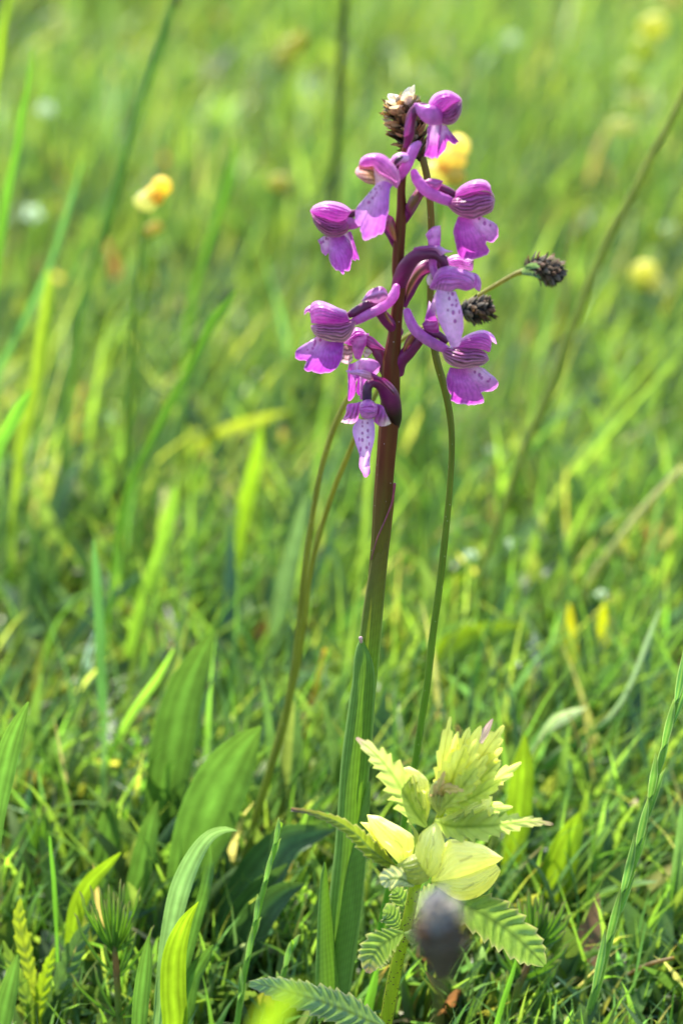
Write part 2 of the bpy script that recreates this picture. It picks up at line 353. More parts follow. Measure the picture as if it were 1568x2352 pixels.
HP = np.array([[.10, .18, .04], [.15, .23, .04], [.07, .14, .045], [.22, .27, .05], [.36, .4, .3], [.3, .16, .07]])
blades('herb_leaves', 13000, None, (-3, 150), (1.2, 4.2), (.4, 1.2), .8, .35, HP, [4, 4, 3, 2, .6, .3], 'low rounded herb leaves between the grass', ns=5, three=True, azm=.2, azsd=2.5, seed=21, wedge=(7, .13), keep=ok_or, wprof=2, mat_=M_leaf, cat='ground cover', flatw=1)
blades('lush_leaves', 2800, None, (5, 80), (2.5, 6), (.3, .62), .3, .22, np.array([[.07, .15, .04], [.10, .19, .04], [.06, .13, .06], [.14, .22, .05]]), [3, 4, 2, 2], 'soft green strap leaves thick in the turf', ns=8, three=True, azm=.1, azsd=1.6, seed=31, wedge=(7, .13), keep=ok_or, wprof=2, mat_=M_leaf, cat='ground cover', a1=(.1, .8), patch=.6)
blades('painted_glints', 5200, None, (10, 152), (.8, 4.2), (.25, .7), 1.1, .3, np.array([[.46, .52, .42], [.35, .42, .28], [.42, .40, .10], [.45, .28, .10], [.3, .4, .36]]), [3, 3, 3, .8, 2], 'leaf tips coloured pale and yellow as painted light glints in the turf', ns=4, azm=.2, azsd=2.5, seed=33, wedge=(7, .13), keep=ok_or, wprof=2, cat='ground cover', flatw=1)  # bright specks of reflected light put into the leaf colour
SP = np.array([[.45, .38, .22], [.5, .45, .33], [.25, .1, .05]])
blades('dry_straw', 160, None, (0, 150), (1.5, 4.5), (.08, .28), 1.3, .25, SP, [3, 2, 1.5], 'dead straw and brown leaves lying in the turf', ns=4, azm=.2, azsd=2.5, seed=23, wedge=(7, .13), keep=ok_or, mat_=M_dry, cat='dry grass')

exec_marker = 0
# ------------------------------------------------------------------ the orchid
PU = sc(196, 96, 190); PU_D = sc(150, 44, 150); PU_L = sc(234, 168, 226); PALE = sc(240, 200, 234); MAG = sc(146, 30, 112); MAG_D = sc(84, 24, 60)
BRN = sc(96, 42, 52); VEIN = sc(86, 30, 48); CREAM = sc(228, 214, 205); STEM_D = sc(98, 52, 28); GOLD = sc(176, 148, 70)
def mixc(a, b, k): k = np.clip(k, 0, 1)[..., None]; return a * (1 - k) + b * k
def stripes(x, n, sharp=2.5, ph=0.0): return np.clip(.5 + .5 * np.cos(2 * np.pi * (x * n + ph)), 0, 1) ** sharp
def c_hood(seed=0, a=PU, b=PU_L, n=7):
    def f(U, V, X, Y):
        C = mixc(np.broadcast_to(a, U.shape + (3,)), b, .35 + .45 * np.sin(U * 5 + V * 4 + seed) * .6 + .25 * (V < .25))
        return mixc(C, PU_D * .7, .6 * stripes(V + .03 * np.sin(U * 6) + .012 * np.sin(U * 19 + V * 8 + seed), n, 2.4) * np.clip(np.sin(np.pi * U), 0, 1) ** .5 * (.7 + .3 * np.sin(U * 8 + V * 19 + seed)))
    return f
def c_sep(seed=0, pale=CREAM, n=6, dark=.85, palek=.9):
    palek = palek * .8; pale = pale * np.array([1.05, .86, .98])
    def f(U, V, X, Y):
        C = mixc(np.broadcast_to(PU * np.array([.95, .8, .8]), U.shape + (3,)), pale, palek * (V ** 1.7) + .08)
        vv = V + .05 * np.sin(U * 7 + seed) * (1 - U) + .022 * np.sin(U * 13 + V * 11 + seed * 3) + .01 * np.sin(U * 31 + seed)
        s = stripes(vv, n + .6, 1.2) * np.clip(1.2 - V * .55 + .25 * np.sin(U * 9 + V * 14 + seed), 0, 1) * np.clip(np.sin(np.pi * np.clip(U * .92 + .05, 0, 1)) * 1.6, 0, 1)
        return mixc(C, VEIN * np.array([.9, .75, .55]), np.clip(dark * 1.15, 0, 1) * s)
    return f
def c_lip(pale=(0.15, .5), palew=.35, spots=(), spr=14, n=9, a=PU, d=PU_D, seed=0, vk=.38, pv=.55):
    def f(U, V, X, Y):
        C = mixc(np.broadcast_to(a, U.shape + (3,)), d, V * .7 + .15 * np.sin(U * 9 + seed))
        C = mixc(C, sc(128, 20, 136), np.clip(vk * 1.7, 0, .8) * stripes(U + .02 * np.sin(V * 7 + seed) + .008 * np.sin(V * 21 + U * 30), n * 1.5, 2.2) * (.35 + .65 * V) * (.75 + .25 * np.sin(U * 47 + seed)))
        k = np.exp(-((U - pale[0]) / palew) ** 2) * np.clip(1.25 - V / pv, 0, 1)
        C = mixc(C, PALE, k)
        for i, q in enumerate(spots):
            x, y = q[0], q[1]; r = (q[2] if len(q) > 2 else spr); an = (q[3] if len(q) > 3 else 1.3)
            dd = np.sqrt((X - x) ** 2 + ((Y - y) / an) ** 2) / r
            C = mixc(C, sc(160, 52, 150), .85 * np.clip((1.15 - dd) * 3, 0, 1))
        e = np.clip((V - .95) / .05, 0, 1)
        return mixc(C, PU_L, .55 * e)
    return f
def g_stem(t, an):
    C = mixc(np.broadcast_to(STEM_D, t.shape + (3,)), sc(116, 44, 52), .4 * np.clip(np.sin(an), 0, 1))
    return mixc(C, sc(104, 74, 30), .45 * stripes(an / (2 * np.pi), 5, 3))
orchid = thing('orchid', 'tall purple orchid in flower at the centre, its lower stem wrapped in green leaves', 'orchid', (at(765, 2345, 0)[0][0], 0, 0))
# main stem: coordinates in the 1568 view, radii from the photo
st = [(931, 338, 0, 7), (925, 385, 0, 8.5), (921, 440, 0, 9), (922, 480, 0, 11), (916, 560, 0, 13), (913, 620, 0, 13), (917, 660, 0, 13), (911, 720, 0, 13), (906, 770, 0, 15), (899, 830, 0, 19), (897, 880, 0, 21), (896, 940, 0, 22), (891, 1000, 0, 22.5), (886, 1060, 0, 21.5), (879, 1150, 0, 21), (873, 1240, 0, 20), (862, 1340, .02, 18), (850, 1450, .05, 17), (835, 1600, .1, 16), (815, 1800, .1, 16), (795, 2050, .1, 16), (775, 2250, .1, 16), (766, 2345, .1, 17)]
mk('stem', *tube(D, st, n=150, seg=36, rib=.05, nr=7, color=lambda t, an: mixc(g_stem(t, an), sc(98, 118, 36), np.clip((t - .36) / .2, 0, 1)), wob=.02, seed=4), M_stem, orchid)
# sheathing leaves: half tubes round the stem, seen from the front
LG = sc(118, 152, 40); LG_D = sc(98, 138, 44); LG_B = sc(104, 142, 62)
def c_sheath(a, b, n=9, edge=sc(128, 160, 84), pur=None):
    def f(U, V, X, Y):                 # u runs across, v down
        C = mixc(np.broadcast_to(a, U.shape + (3,)), b, .5 + .5 * np.sin(U * 5 + 1))
        C = mixc(C, a * .55, .5 * stripes(U, n, 3)); C = C * (1 + .06 * np.sin(V * 160 + U * 9))[..., None]
        C = mixc(C, edge, np.clip((np.abs(2 * U - 1) - .86) / .14, 0, 1) * .8)
        if pur is not None: C = mixc(C, sc(112, 66, 40), np.clip((pur - V) / pur, 0, 1) ** .7 * .95)
        return C
    return f
def sheath(name, rows, a, b, Y0, depth, n=9, pur=None, under=True):
    """rows: (y, x left, x right); a trough open to the back, rounded to the front"""
    rr = np.array(rows, float); curves = []
    nu, nv = 28, 90
    R = cr(rr[:, [0, 0, 1, 2]] * np.array([1, 0, 1, 1]), nv)
    U, V = np.meshgrid(np.linspace(0, 1, nu), np.linspace(0, 1, nv), indexing='ij')
    G = np.zeros((nu, nv, 3)); G[:, :, 0] = R[None, :, 2] * (1 - U) + R[None, :, 3] * U; G[:, :, 1] = R[None, :, 0]
    wcm = (R[:, 3] - R[:, 2]) * FRAME_H / 2352 / 2
    G[:, :, 2] = Y0 - depth * np.sqrt(np.clip(1 - (2 * U - 1) ** 2, 0, 1)) * wcm[None] - .02 * stripes(U, n, 2) * np.clip(wcm * 3, 0, 1)[None] * .4
    C = c_sheath(a, b, n, pur=pur)(U, V, G[:, :, 0], G[:, :, 1])
    return mk(name, D.w(G).reshape(-1, 3), grid_faces(nu, nv), C.reshape(-1, 3), M_sheath, orchid)
sheath('leaf', [(1112, 903, 906), (1150, 894, 905), (1190, 887, 901), (1230, 872, 897), (1270, 855, 892), (1320, 846, 887), (1400, 833, 880), (1470, 824, 874), (1540, 814, 868), (1650, 808, 858), (1750, 798, 852)], LG, LG_D, .0, 1.05, 8, pur=.62)
sheath('leaf', [(1467, 826, 831), (1490, 817, 845), (1520, 812, 856), (1560, 809, 861), (1650, 796, 857), (1750, 783, 850), (1850, 776, 842), (1950, 768, 838), (2050, 757, 830), (2150, 750, 824), (2250, 748, 808), (2345, 750, 800)], LG_D, LG_B, -.2, 1.1, 9)
sheath('leaf', [(1795, 846, 850), (1830, 834, 850), (1900, 815, 846), (2000, 790, 838), (2100, 775, 828), (2200, 762, 812), (2290, 756, 800), (2345, 756, 792)], LG_B, LG_D, -.42, 1.0, 9)
sheath('leaf', [(1980, 744, 748), (2010, 737, 752), (2080, 731, 759), (2160, 727, 768), (2240, 724, 780), (2345, 728, 790)], LG_D, LG_B, -.5, 1.0, 6)
mk('leaf_tip', *tube(D, [(828, 1466, -.35, 5), (829, 1474, -.3, 4)], n=4, seg=10, color=sc(190, 160, 160), cap=True), M_petal_dark, orchid)
mk('leaf_tip', *tube(C4, [(838, 268, -.2, 12), (832, 330, -.2, 9), (815, 420, -.2, 8), (760, 560, -.25, 7), (700, 700, -.3, 6), (655, 860, -.3, 5)], n=30, seg=8, color=lambda t, an: mixc(np.broadcast_to(sc(170, 70, 100), t.shape + (3,)), sc(96, 60, 60), t), cap=True), M_petal_dark, orchid)

def flower(ovary_cv, ovary, Y0, seed, color=None):
    """a flower part: its own mesh is the twisted ovary that joins the stem"""
    col = color or (lambda t, an: mixc(mixc(np.broadcast_to(MAG, t.shape + (3,)), MAG_D, .3 + .7 * t), sc(150, 60, 120), .35 * stripes(an / 6.283 + t * .6, 3, 3)))
    return mk('flower', *tube(ovary_cv, ovary, Y0, n=40, seg=14, color=col, wob=.05, seed=seed), M_petal_dark, orchid)
def sub(name, parts, m, parent):
    A = Acc()
    for p in parts: A.add(*p)
    return A.mk(name, m, parent)
def hoodshell(cv, top, bot, Y0, b, colf, seed=1, wr=.008, nu=44, nv=26, backk=.9):
    f = loft(cv, [top, bot], Y0, nu, nv * 2, bulge=b, rounded=True, wr=wr * 3.2, ridge=.026, color=colf, seed=seed)
    k = loft(cv, [top, bot], Y0, nu, nv, bulge=-b * backk, rounded=True, wr=wr, color=colf, seed=seed + 5)
    return [f, k]
spurc = lambda t, an: mixc(mixc(np.broadcast_to(PU, t.shape + (3,)), PU_L, .35 + .3 * np.sin(an)), PU_D, .3 * t)
brc = lambda U, V, X, Y: mixc(mixc(np.broadcast_to(MAG, U.shape + (3,)), sc(150, 60, 130), .4 + .4 * np.sin(U * 5)), PU_L, .25 * stripes(V, 3, 4))
def brc2(U, V, X, Y): return mixc(mixc(np.broadcast_to(MAG, U.shape + (3,)), sc(130, 92, 50), 1.3 * np.sin(np.pi * V) * np.sin(np.pi * U)), MAG_D, .3 * stripes(V, 4, 3))

# --- flower 1, the top one
f = flower(C1, [(607, 650, 0, 26), (618, 560, 0, 30), (640, 470, -.05, 44), (645, 380, -.1, 46), (668, 290, -.12, 44), (715, 225, -.1, 40), (780, 215, -.05, 30), (870, 260, 0, 24)], 0, 1)
sub('bract', [loft(C1, [[(592, 490), (600, 400), (625, 320), (660, 250)], [(640, 470), (655, 440), (660, 400), (665, 360)]], -.28, 20, 8, .04, color=brc)], M_petal_dark, f)
sub('spur', [tube(C1, [(700, 205, -.15, 22), (745, 245, -.2, 52), (800, 275, -.25, 78), (860, 300, -.25, 84), (915, 325, -.15, 60), (945, 335, -.05, 40)], 0, n=24, seg=16, color=spurc, flat=.6, cap=True)], M_petal, f)
sub('hood', hoodshell(C1, [(815, 215), (815, 175), (865, 108), (940, 74), (1000, 74), (1050, 95), (1100, 135), (1112, 165)], [(860, 270), (900, 285), (940, 270), (1000, 215), (1050, 180), (1112, 165)], .05, .36, c_hood(1)), M_petal, f)
sub('sepal', hoodshell(C1, [(905, 290), (945, 262), (1000, 215), (1050, 180), (1112, 150)], [(915, 340), (950, 375), (995, 382), (1050, 360), (1095, 300), (1112, 235), (1112, 150)], .0, .38, c_sep(1, sc(215, 170, 205), 6, .8, .6)), M_petal, f)
sub('lip', [loft(C1, [[(830, 352), (870, 358), (930, 372)], [(805, 400), (797, 500), (790, 580), (780, 662), (810, 672), (850, 682), (870, 672), (888, 680), (900, 640), (905, 560), (925, 470), (930, 380)]], .0, 70, 26, .1, wr=.015, rag=5, color=c_lip((.5, .5), .3, (), a=PU, n=8), seed=3),
            loft(C1, [[(925, 372), (945, 378), (965, 382)], [(905, 500), (890, 600), (888, 680), (925, 640), (962, 600), (985, 524), (1030, 548), (1062, 556), (1064, 540), (1084, 536), (1072, 508), (1035, 488), (1005, 440), (985, 400)]], .03, 70, 26, .12, wr=.02, rag=4, color=c_lip((.5, .5), .3, (), a=PU, n=6), seed=4)], M_petal, f)

# --- flower 2, facing left-front
f = flower(C1, [(575, 1010, .1, 24), (560, 880, 0, 34), (545, 800, -.2, 36), (520, 740, -.3, 36), (490, 720, -.25, 36), (440, 720, -.2, 36)], 0, 2)
sub('bract', [tube(C1, [(500, 745, -.4, 22), (520, 700, -.45, 44), (565, 675, -.45, 46), (610, 680, -.42, 42), (632, 700, -.4, 16)], 0, n=18, seg=16, color=lambda t, an: mixc(np.broadcast_to(PU * .9, t.shape + (3,)), PU_L, .5 + .5 * np.cos(an)), cap=True),
              tube(C1, [(505, 735, -.72, 14), (540, 690, -.8, 24), (570, 668, -.78, 16)], 0, n=10, seg=8, color=sc(84, 50, 74), cap=True)], M_petal_dark, f)
sub('spur', [tube(C1, [(722, 552, -.35, 30), (690, 585, -.35, 44), (655, 660, -.38, 46), (615, 750, -.4, 48), (570, 815, -.35, 46), (520, 860, -.25, 40)], 0, n=30, seg=16, color=spurc, flat=.7, cap=True)], M_petal, f)
sub('hood', [loft(CA, [[(835, 365), (860, 275), (930, 215), (1040, 188), (1150, 195), (1230, 235), (1320, 320), (1395, 430), (1425, 530), (1422, 600), (1380, 690)], [(850, 355), (900, 375), (960, 380), (1040, 372), (1070, 410), (1110, 470), (1170, 520), (1230, 560), (1290, 600), (1330, 655), (1370, 690)]], -.75, 60, 30, .33, rounded=True, wr=.012,
     color=lambda U, V, X, Y: mixc(c_hood(2, n=4)(U, V, X, Y), sc(150, 78, 130), .55 * stripes(V, 5, 2) * np.clip((U - .45) * 3, 0, 1)), seed=2),
     loft(CA, [[(835, 365), (860, 275), (930, 215), (1040, 188), (1150, 195), (1230, 235), (1320, 320), (1395, 430), (1425, 530)], [(840, 420), (900, 420), (960, 420), (1040, 430), (1110, 480), (1200, 520), (1300, 560), (1400, 580), (1420, 560)]], -.72, 40, 20, -.3, rounded=True, color=sc(190, 130, 150))], M_petal, f)
sub('sepal', [loft(CA, [[(860, 350), (940, 378), (1045, 380), (1066, 420)], [(800, 410), (880, 425), (980, 430), (1065, 450)], [(785, 465), (880, 480), (980, 490), (1068, 500)], [(820, 530), (900, 545), (990, 555), (1070, 560)], [(880, 570), (930, 610), (1000, 632), (1075, 638)]], -.7, 30, 30, -.12, wr=.008,
     color=lambda U, V, X, Y: mixc(mixc(np.broadcast_to(sc(222, 180, 190), U.shape + (3,)), GOLD, .25 + .7 * U), sc(120, 76, 40), .75 * stripes(V, 4, 2) * (U > .15)), seed=5)], M_petal, f)
sub('throat', [loft(CA, [[(1045, 380), (1110, 470), (1240, 560), (1330, 640)], [(1060, 520), (1120, 560), (1190, 600), (1300, 650)], [(1075, 640), (1130, 655), (1200, 660), (1290, 680)]], -.85, 20, 16, .04, color=sc(232, 200, 205))], M_petal, f)
sub('lip', [loft(CA, [[(1078, 630), (1150, 590), (1240, 590), (1320, 640)], [(1010, 740), (880, 870), (800, 980), (783, 1090), (790, 1180), (830, 1235), (850, 1225), (860, 1310), (905, 1410), (960, 1420), (1020, 1392), (1060, 1400), (1110, 1352), (1170, 1335), (1205, 1270), (1230, 1120), (1262, 1000), (1262, 850), (1270, 720), (1320, 650)]], -.9, 110, 40, .16, wr=.012, rag=10, ragf=30,
     color=c_lip((.22, .5), .22, [(1125, 655, 18, .7), (1072, 697, 20, .8), (1090, 750, 16, 1.1), (1065, 790, 12, 1.8), (1032, 828, 20, 1.1), (980, 888, 30, .85), (1148, 690, 10, 1.5), (1005, 745, 12, 1.5)], a=sc(200, 116, 206), d=sc(146, 62, 172), n=10, pv=.9), seed=6)], M_petal, f)

# --- flower 3, right upper
f = flower(C1, [(590, 1240, .1, 40), (635, 1160, 0, 46), (690, 1060, -.05, 48), (740, 990, -.05, 44), (790, 950, 0, 40), (860, 925, 0, 36), (940, 950, -.05, 38), (1010, 985, -.08, 34), (1065, 1010, -.05, 26)], 0, 3)
sub('bract', [loft(C1, [[(605, 1115), (640, 1040), (690, 970), (715, 930)], [(650, 1200), (700, 1120), (740, 1060), (775, 1000)]], -.15, 24, 14, .22, rounded=True, color=brc2),
              loft(C1, [[(775, 880), (830, 860), (900, 868), (945, 882)], [(780, 885), (815, 935), (860, 965), (890, 972), (925, 925), (945, 882)]], -.3, 24, 12, .08, color=lambda U, V, X, Y: brc(U, V, X, Y) * 1.5 + .02)], M_petal_dark, f)
sub('spur', [tube(C1, [(685, 808, -.25, 34), (705, 860, -.3, 44), (755, 930, -.35, 50), (820, 985, -.35, 52), (900, 1025, -.3, 50), (990, 1060, -.2, 46), (1050, 1080, -.1, 30)], 0, n=36, seg=16, color=spurc, cap=True)], M_petal, f)
sub('hood', hoodshell(C1, [(1060, 970), (1100, 930), (1180, 885), (1260, 866), (1330, 880), (1368, 925), (1372, 960), (1408, 1030)], [(1035, 1040), (1100, 1020), (1200, 990), (1290, 970), (1350, 980), (1408, 1030)], -.05, .42, c_hood(4, n=5), seed=8), M_petal, f)
sub('sepal', hoodshell(C1, [(985, 1085), (1035, 1035), (1130, 1008), (1250, 975), (1350, 985), (1408, 1040)], [(985, 1110), (1040, 1165), (1110, 1205), (1210, 1224), (1310, 1190), (1385, 1150), (1408, 1060)], -.1, .46, c_sep(2, sc(226, 196, 208), 6, .9, .75), seed=9), M_petal, f)
sub('lip', [loft(C1, [[(1078, 1200), (1150, 1210), (1215, 1210), (1262, 1200)], [(1050, 1270), (1034, 1330), (1045, 1400), (1058, 1460), (1080, 1540), (1110, 1580), (1160, 1572), (1195, 1588), (1240, 1575), (1300, 1552), (1358, 1528), (1352, 1490), (1318, 1436), (1330, 1420), (1375, 1436), (1425, 1395), (1438, 1320), (1420, 1270), (1345, 1225), (1280, 1200)]], -.1, 110, 40, .22, wr=.014, rag=8, ragf=30,
     color=c_lip((.85, .5), .25, [(1265, 1218, 14), (1315, 1262, 17), (1365, 1280, 10)], n=12, pv=.9), seed=10),
     loft(C1, [[(1078, 1200), (1150, 1210), (1262, 1200)], [(1070, 1330), (1090, 1480), (1150, 1560), (1260, 1540), (1330, 1440), (1290, 1230)]], .2, 50, 20, -.15, wr=.015, rag=8, color=c_lip((.8, .5), .25, (), n=10), seed=12)], M_petal, f)

# --- flower 4, left upper
f = flower(CA, [(1395, 1580, .1, 44), (1330, 1480, .08, 40), (1270, 1370, .05, 34), (1200, 1270, .1, 36), (1080, 1150, .2, 40), (900, 1060, .2, 46), (760, 1045, .1, 52), (690, 1070, .05, 50), (640, 1110, .05, 30)], 0, 4)
sub('bract', [loft(CA, [[(1240, 1050), (1330, 1110), (1352, 1180), (1385, 1330), (1390, 1500)], [(1215, 1250), (1260, 1330), (1310, 1410), (1350, 1470), (1385, 1540)]], 0, 24, 14, .15, color=brc2)], M_petal_dark, f)
sub('spur', [tube(CA, [(870, 1180, .2, 44), (800, 1195, .1, 64), (730, 1195, .05, 84), (670, 1170, 0, 84), (620, 1160, .02, 50)], 0, n=20, seg=16, color=spurc, flat=.7, cap=True)], M_petal, f)
sub('hood', hoodshell(CA, [(140, 1010), (165, 975), (195, 935), (330, 878), (470, 872), (600, 905), (690, 960), (735, 1010), (700, 1060)], [(160, 1040), (240, 1080), (340, 1120), (460, 1160), (560, 1170), (640, 1140), (700, 1060)], .1, .45, c_hood(6, n=5), seed=13), M_petal, f)
sub('sepal', hoodshell(CA, [(140, 1010), (220, 1070), (330, 1110), (460, 1155), (580, 1165), (660, 1130)], [(160, 1060), (190, 1170), (250, 1270), (330, 1340), (420, 1385), (530, 1385), (620, 1350), (690, 1290), (710, 1200)], .06, .5, c_sep(3, sc(205, 140, 160), 6, .9, .5), seed=14), M_petal, f)
sub('lip', [loft(CA, [[(340, 1365), (430, 1385), (540, 1385), (620, 1355)], [(252, 1430), (285, 1500), (300, 1580), (330, 1625), (365, 1648), (405, 1605), (410, 1680), (445, 1770), (500, 1840), (560, 1870), (610, 1912), (632, 1908), (632, 1870), (690, 1865), (720, 1800), (735, 1700), (750, 1640), (740, 1520), (700, 1430), (640, 1370)]], .05, 110, 40, .2, wr=.014, rag=8, ragf=30,
     color=c_lip((.12, .5), .22, [(372, 1405, 13, 2), (398, 1415, 10, 2), (305, 1465, 17), (330, 1450, 17)], n=11, a=sc(194, 98, 206), pv=.9), seed=15),
     loft(CA, [[(600, 1360), (660, 1330), (700, 1300)], [(690, 1450), (740, 1560), (745, 1700), (790, 1728), (800, 1695), (835, 1715), (838, 1670), (800, 1560), (770, 1440), (730, 1310)]], .15, 60, 24, .05, wr=.02, rag=8, color=c_lip((.4, .5), .25, (), n=5), seed=16)], M_petal, f)

# --- flower 5, centre right, facing the front
f = flower(C2, [(768, 470, .05, 46), (790, 400, -.05, 54), (830, 320, -.25, 56), (890, 255, -.4, 50), (960, 232, -.5, 46), (1030, 238, -.55, 40), (1075, 275, -.6, 34), (1095, 330, -.55, 30)], 0, 5)
sub('bract', [loft(C2, [[(880, 190), (960, 178), (1055, 180), (1100, 205), (1150, 218)], [(870, 215), (960, 210), (1030, 215), (1070, 250), (1095, 232), (1150, 222)]], -.75, 30, 12, .05, color=lambda U, V, X, Y: mixc(brc(U, V, X, Y), PU_L * 1.05, np.clip((U - .4) * 2.2, 0, 1)))], M_petal_dark, f)
sub('spur', [loft(C2, [[(958, 102), (985, 70), (1020, 45), (1064, 38)], [(975, 140), (1000, 130), (1035, 125), (1066, 120)], [(982, 180), (1010, 180), (1040, 180), (1062, 180)]], -.5, 24, 16, .12, rounded=True, color=c_hood(3, n=2), seed=3),
             tube(C2, [(1022, 180, -.45, 40), (1015, 240, -.35, 36), (1010, 300, -.3, 26), (1020, 360, -.35, 28), (1050, 410, -.45, 30)], 0, n=20, seg=12, color=spurc)], M_petal, f)
sub('hood', hoodshell(C2, [(985, 470), (1025, 380), (1060, 335), (1120, 318), (1200, 335), (1280, 362), (1310, 400), (1305, 460), (1290, 480)], [(1000, 485), (1060, 492), (1130, 502), (1180, 480), (1240, 495), (1290, 480)], -.6, .4,
     lambda U, V, X, Y: mixc(mixc(c_hood(9, n=4)(U, V, X, Y), PALE, np.clip((V - .6) * 2.5, 0, 1) * np.clip(1.1 - U * 2, 0, 1)), VEIN, .7 * stripes(U + V * .25, 12, 2) * np.clip((.45 - U) * 4, 0, 1) * np.clip((V - .35) * 4, 0, 1)), seed=17), M_petal, f)
sub('sepal', [loft(C2, [[(1270, 362), (1320, 378), (1345, 420), (1347, 470), (1338, 500)], [(1290, 400), (1300, 440), (1295, 465), (1310, 485), (1338, 500)]], -.65, 24, 10, .12, color=c_hood(2, n=3)),
              loft(C2, [[(995, 370), (975, 385), (966, 420), (978, 455)], [(1010, 380), (1005, 410), (1005, 440), (995, 460)]], -.4, 12, 8, .06, color=CREAM * .9)], M_petal, f)
sub('lip', [loft(C2, [[(1040, 485), (1080, 492), (1120, 500), (1168, 495)], [(1030, 580), (1070, 590), (1130, 590), (1195, 570)], [(1040, 670), (1090, 700), (1150, 700), (1220, 670)], [(1075, 760), (1105, 790), (1140, 790), (1224, 760)], [(1115, 830), (1135, 880), (1160, 888), (1195, 875), (1215, 800)]], -.85, 50, 60, .26, ends=False, rounded=False, wr=.012,
     color=lambda U, V, X, Y: c_lip((.6, .5), .45, [(1148, 515, 11), (1125, 547, 10, 1.6), (1173, 560, 8), (1145, 592, 12, .9), (1173, 598, 9), (1115, 628, 8), (1152, 645, 12, 1.5), (1195, 640, 6, 3), (1165, 706, 12, 1.3), (1180, 585, 5), (1118, 510, 5)], n=7, a=sc(214, 142, 216), d=sc(206, 132, 212), pv=1.4, vk=.2)(U, np.clip(V, 0, .94), X, Y), seed=18),
     loft(C2, [[(1035, 490), (1040, 560), (1030, 640), (1045, 720)], [(960, 690), (975, 700), (1000, 705), (1050, 700)]], -.35, 20, 20, .03, color=c_lip(n=5, a=PU * .8), seed=19),
     loft(C2, [[(1095, 760), (1130, 760), (1150, 770)], [(1130, 850), (1150, 882), (1180, 880)]], -.7, 20, 12, .03, color=c_lip(n=3, a=PU), seed=20)], M_petal, f)

# --- flower 10, behind on the right
f = flower(C2, [(800, 600, .15, 30), (840, 500, .2, 44), (890, 400, .3, 50), (950, 330, .45, 50), (1030, 300, .6, 44), (1110, 290, .7, 40)], 0, 10)
sub('bract', [loft(C2, [[(812, 600), (815, 520), (840, 420), (900, 330), (985, 285)], [(820, 590), (860, 510), (900, 430), (940, 385), (1000, 360)]], .1, 28, 14, .12, color=brc2)], M_petal_dark, f)
sub('hood', hoodshell(C2, [(1095, 300), (1115, 262), (1180, 240), (1240, 262), (1296, 278)], [(1110, 345), (1160, 345), (1220, 345), (1270, 355), (1288, 350), (1296, 280)], .6, .35, lambda U, V, X, Y: mixc(mixc(c_hood(8, n=6)(U, V, X, Y), PALE, .45), sc(110, 50, 84), np.clip((U - .72) * 5, 0, 1) * np.clip(V * 2, 0, 1)), seed=21), M_petal, f)
sub('lip', [loft(C2, [[(985, 560), (1010, 600), (1030, 640)], [(955, 690), (960, 710), (990, 720), (1030, 705)]], .5, 20, 14, .05, color=c_lip(n=4, a=PU * .8), seed=22)], M_petal, f)

# --- flower 6, left middle
f = flower(C2, [(765, 790, .1, 46), (735, 745, 0, 46), (695, 705, -.1, 44), (655, 655, -.15, 40), (625, 610, -.22, 36), (570, 590, -.3, 34), (500, 622, -.35, 32), (450, 652, -.35, 28), (415, 665, -.3, 20)], 0, 6)
sub('bract', [loft(C2, [[(515, 562), (560, 500), (610, 470), (655, 463), (690, 490), (700, 530)], [(520, 568), (560, 560), (610, 580), (650, 575), (685, 552), (700, 532)]], -.5, 30, 14, .14, wr=.03, color=lambda U, V, X, Y: mixc(brc(U, V, X, Y), PU_L, .45 * stripes(V + U * .3, 2, 2) + .2)),
              loft(C2, [[(655, 640), (680, 620), (700, 660), (730, 710)], [(660, 655), (690, 700), (715, 730), (740, 745)]], -.25, 16, 8, .05, color=brc2)], M_petal_dark, f)
sub('spur', [tube(C2, [(757, 468, -.3, 26), (742, 520, -.35, 35), (700, 575, -.4, 36), (640, 620, -.42, 34), (560, 660, -.42, 34), (490, 695, -.38, 32), (440, 720, -.3, 22)], 0, n=36, seg=16, color=spurc, cap=True)], M_petal, f)
sub('hood', hoodshell(C2, [(150, 610), (175, 575), (220, 562), (285, 580), (360, 615), (408, 635), (425, 680), (440, 700)], [(165, 720), (240, 725), (320, 725), (390, 722), (440, 700)], -.3, .46, c_hood(11, a=PU_D * 1.15, n=6), seed=23) +
     [loft(C2, [[(115, 665), (120, 625), (150, 598), (200, 600)], [(118, 660), (140, 640), (165, 655), (185, 700)]], -.3, 16, 10, .1, color=c_hood(4, n=3))], M_petal, f)
sub('sepal', hoodshell(C2, [(160, 735), (200, 725), (300, 722), (400, 715), (475, 690)], [(165, 765), (200, 810), (280, 838), (350, 852), (405, 848), (455, 780), (480, 715)], -.35, .48, c_sep(5, sc(236, 228, 210), 5, .9, 1.0), seed=24), M_petal, f)
sub('lip', [loft(C2, [[(200, 812), (260, 835), (330, 850), (390, 850)], [(155, 845), (100, 875), (55, 912), (52, 942), (80, 975), (128, 985), (118, 1030), (145, 1055), (175, 1052), (210, 1072), (260, 1065), (310, 1055), (350, 1025), (380, 960), (388, 900), (392, 852)]], -.35, 110, 40, .22, wr=.016, rag=6, ragf=26,
     color=c_lip((.05, .5), .3, [(228, 835, 10), (192, 852, 9, 2), (186, 872, 8, 1.6), (175, 895, 9), (140, 905, 9, .6), (150, 850, 8, .6)], n=12, a=sc(176, 78, 192), d=sc(150, 44, 170), pv=.8), seed=25)], M_petal, f)

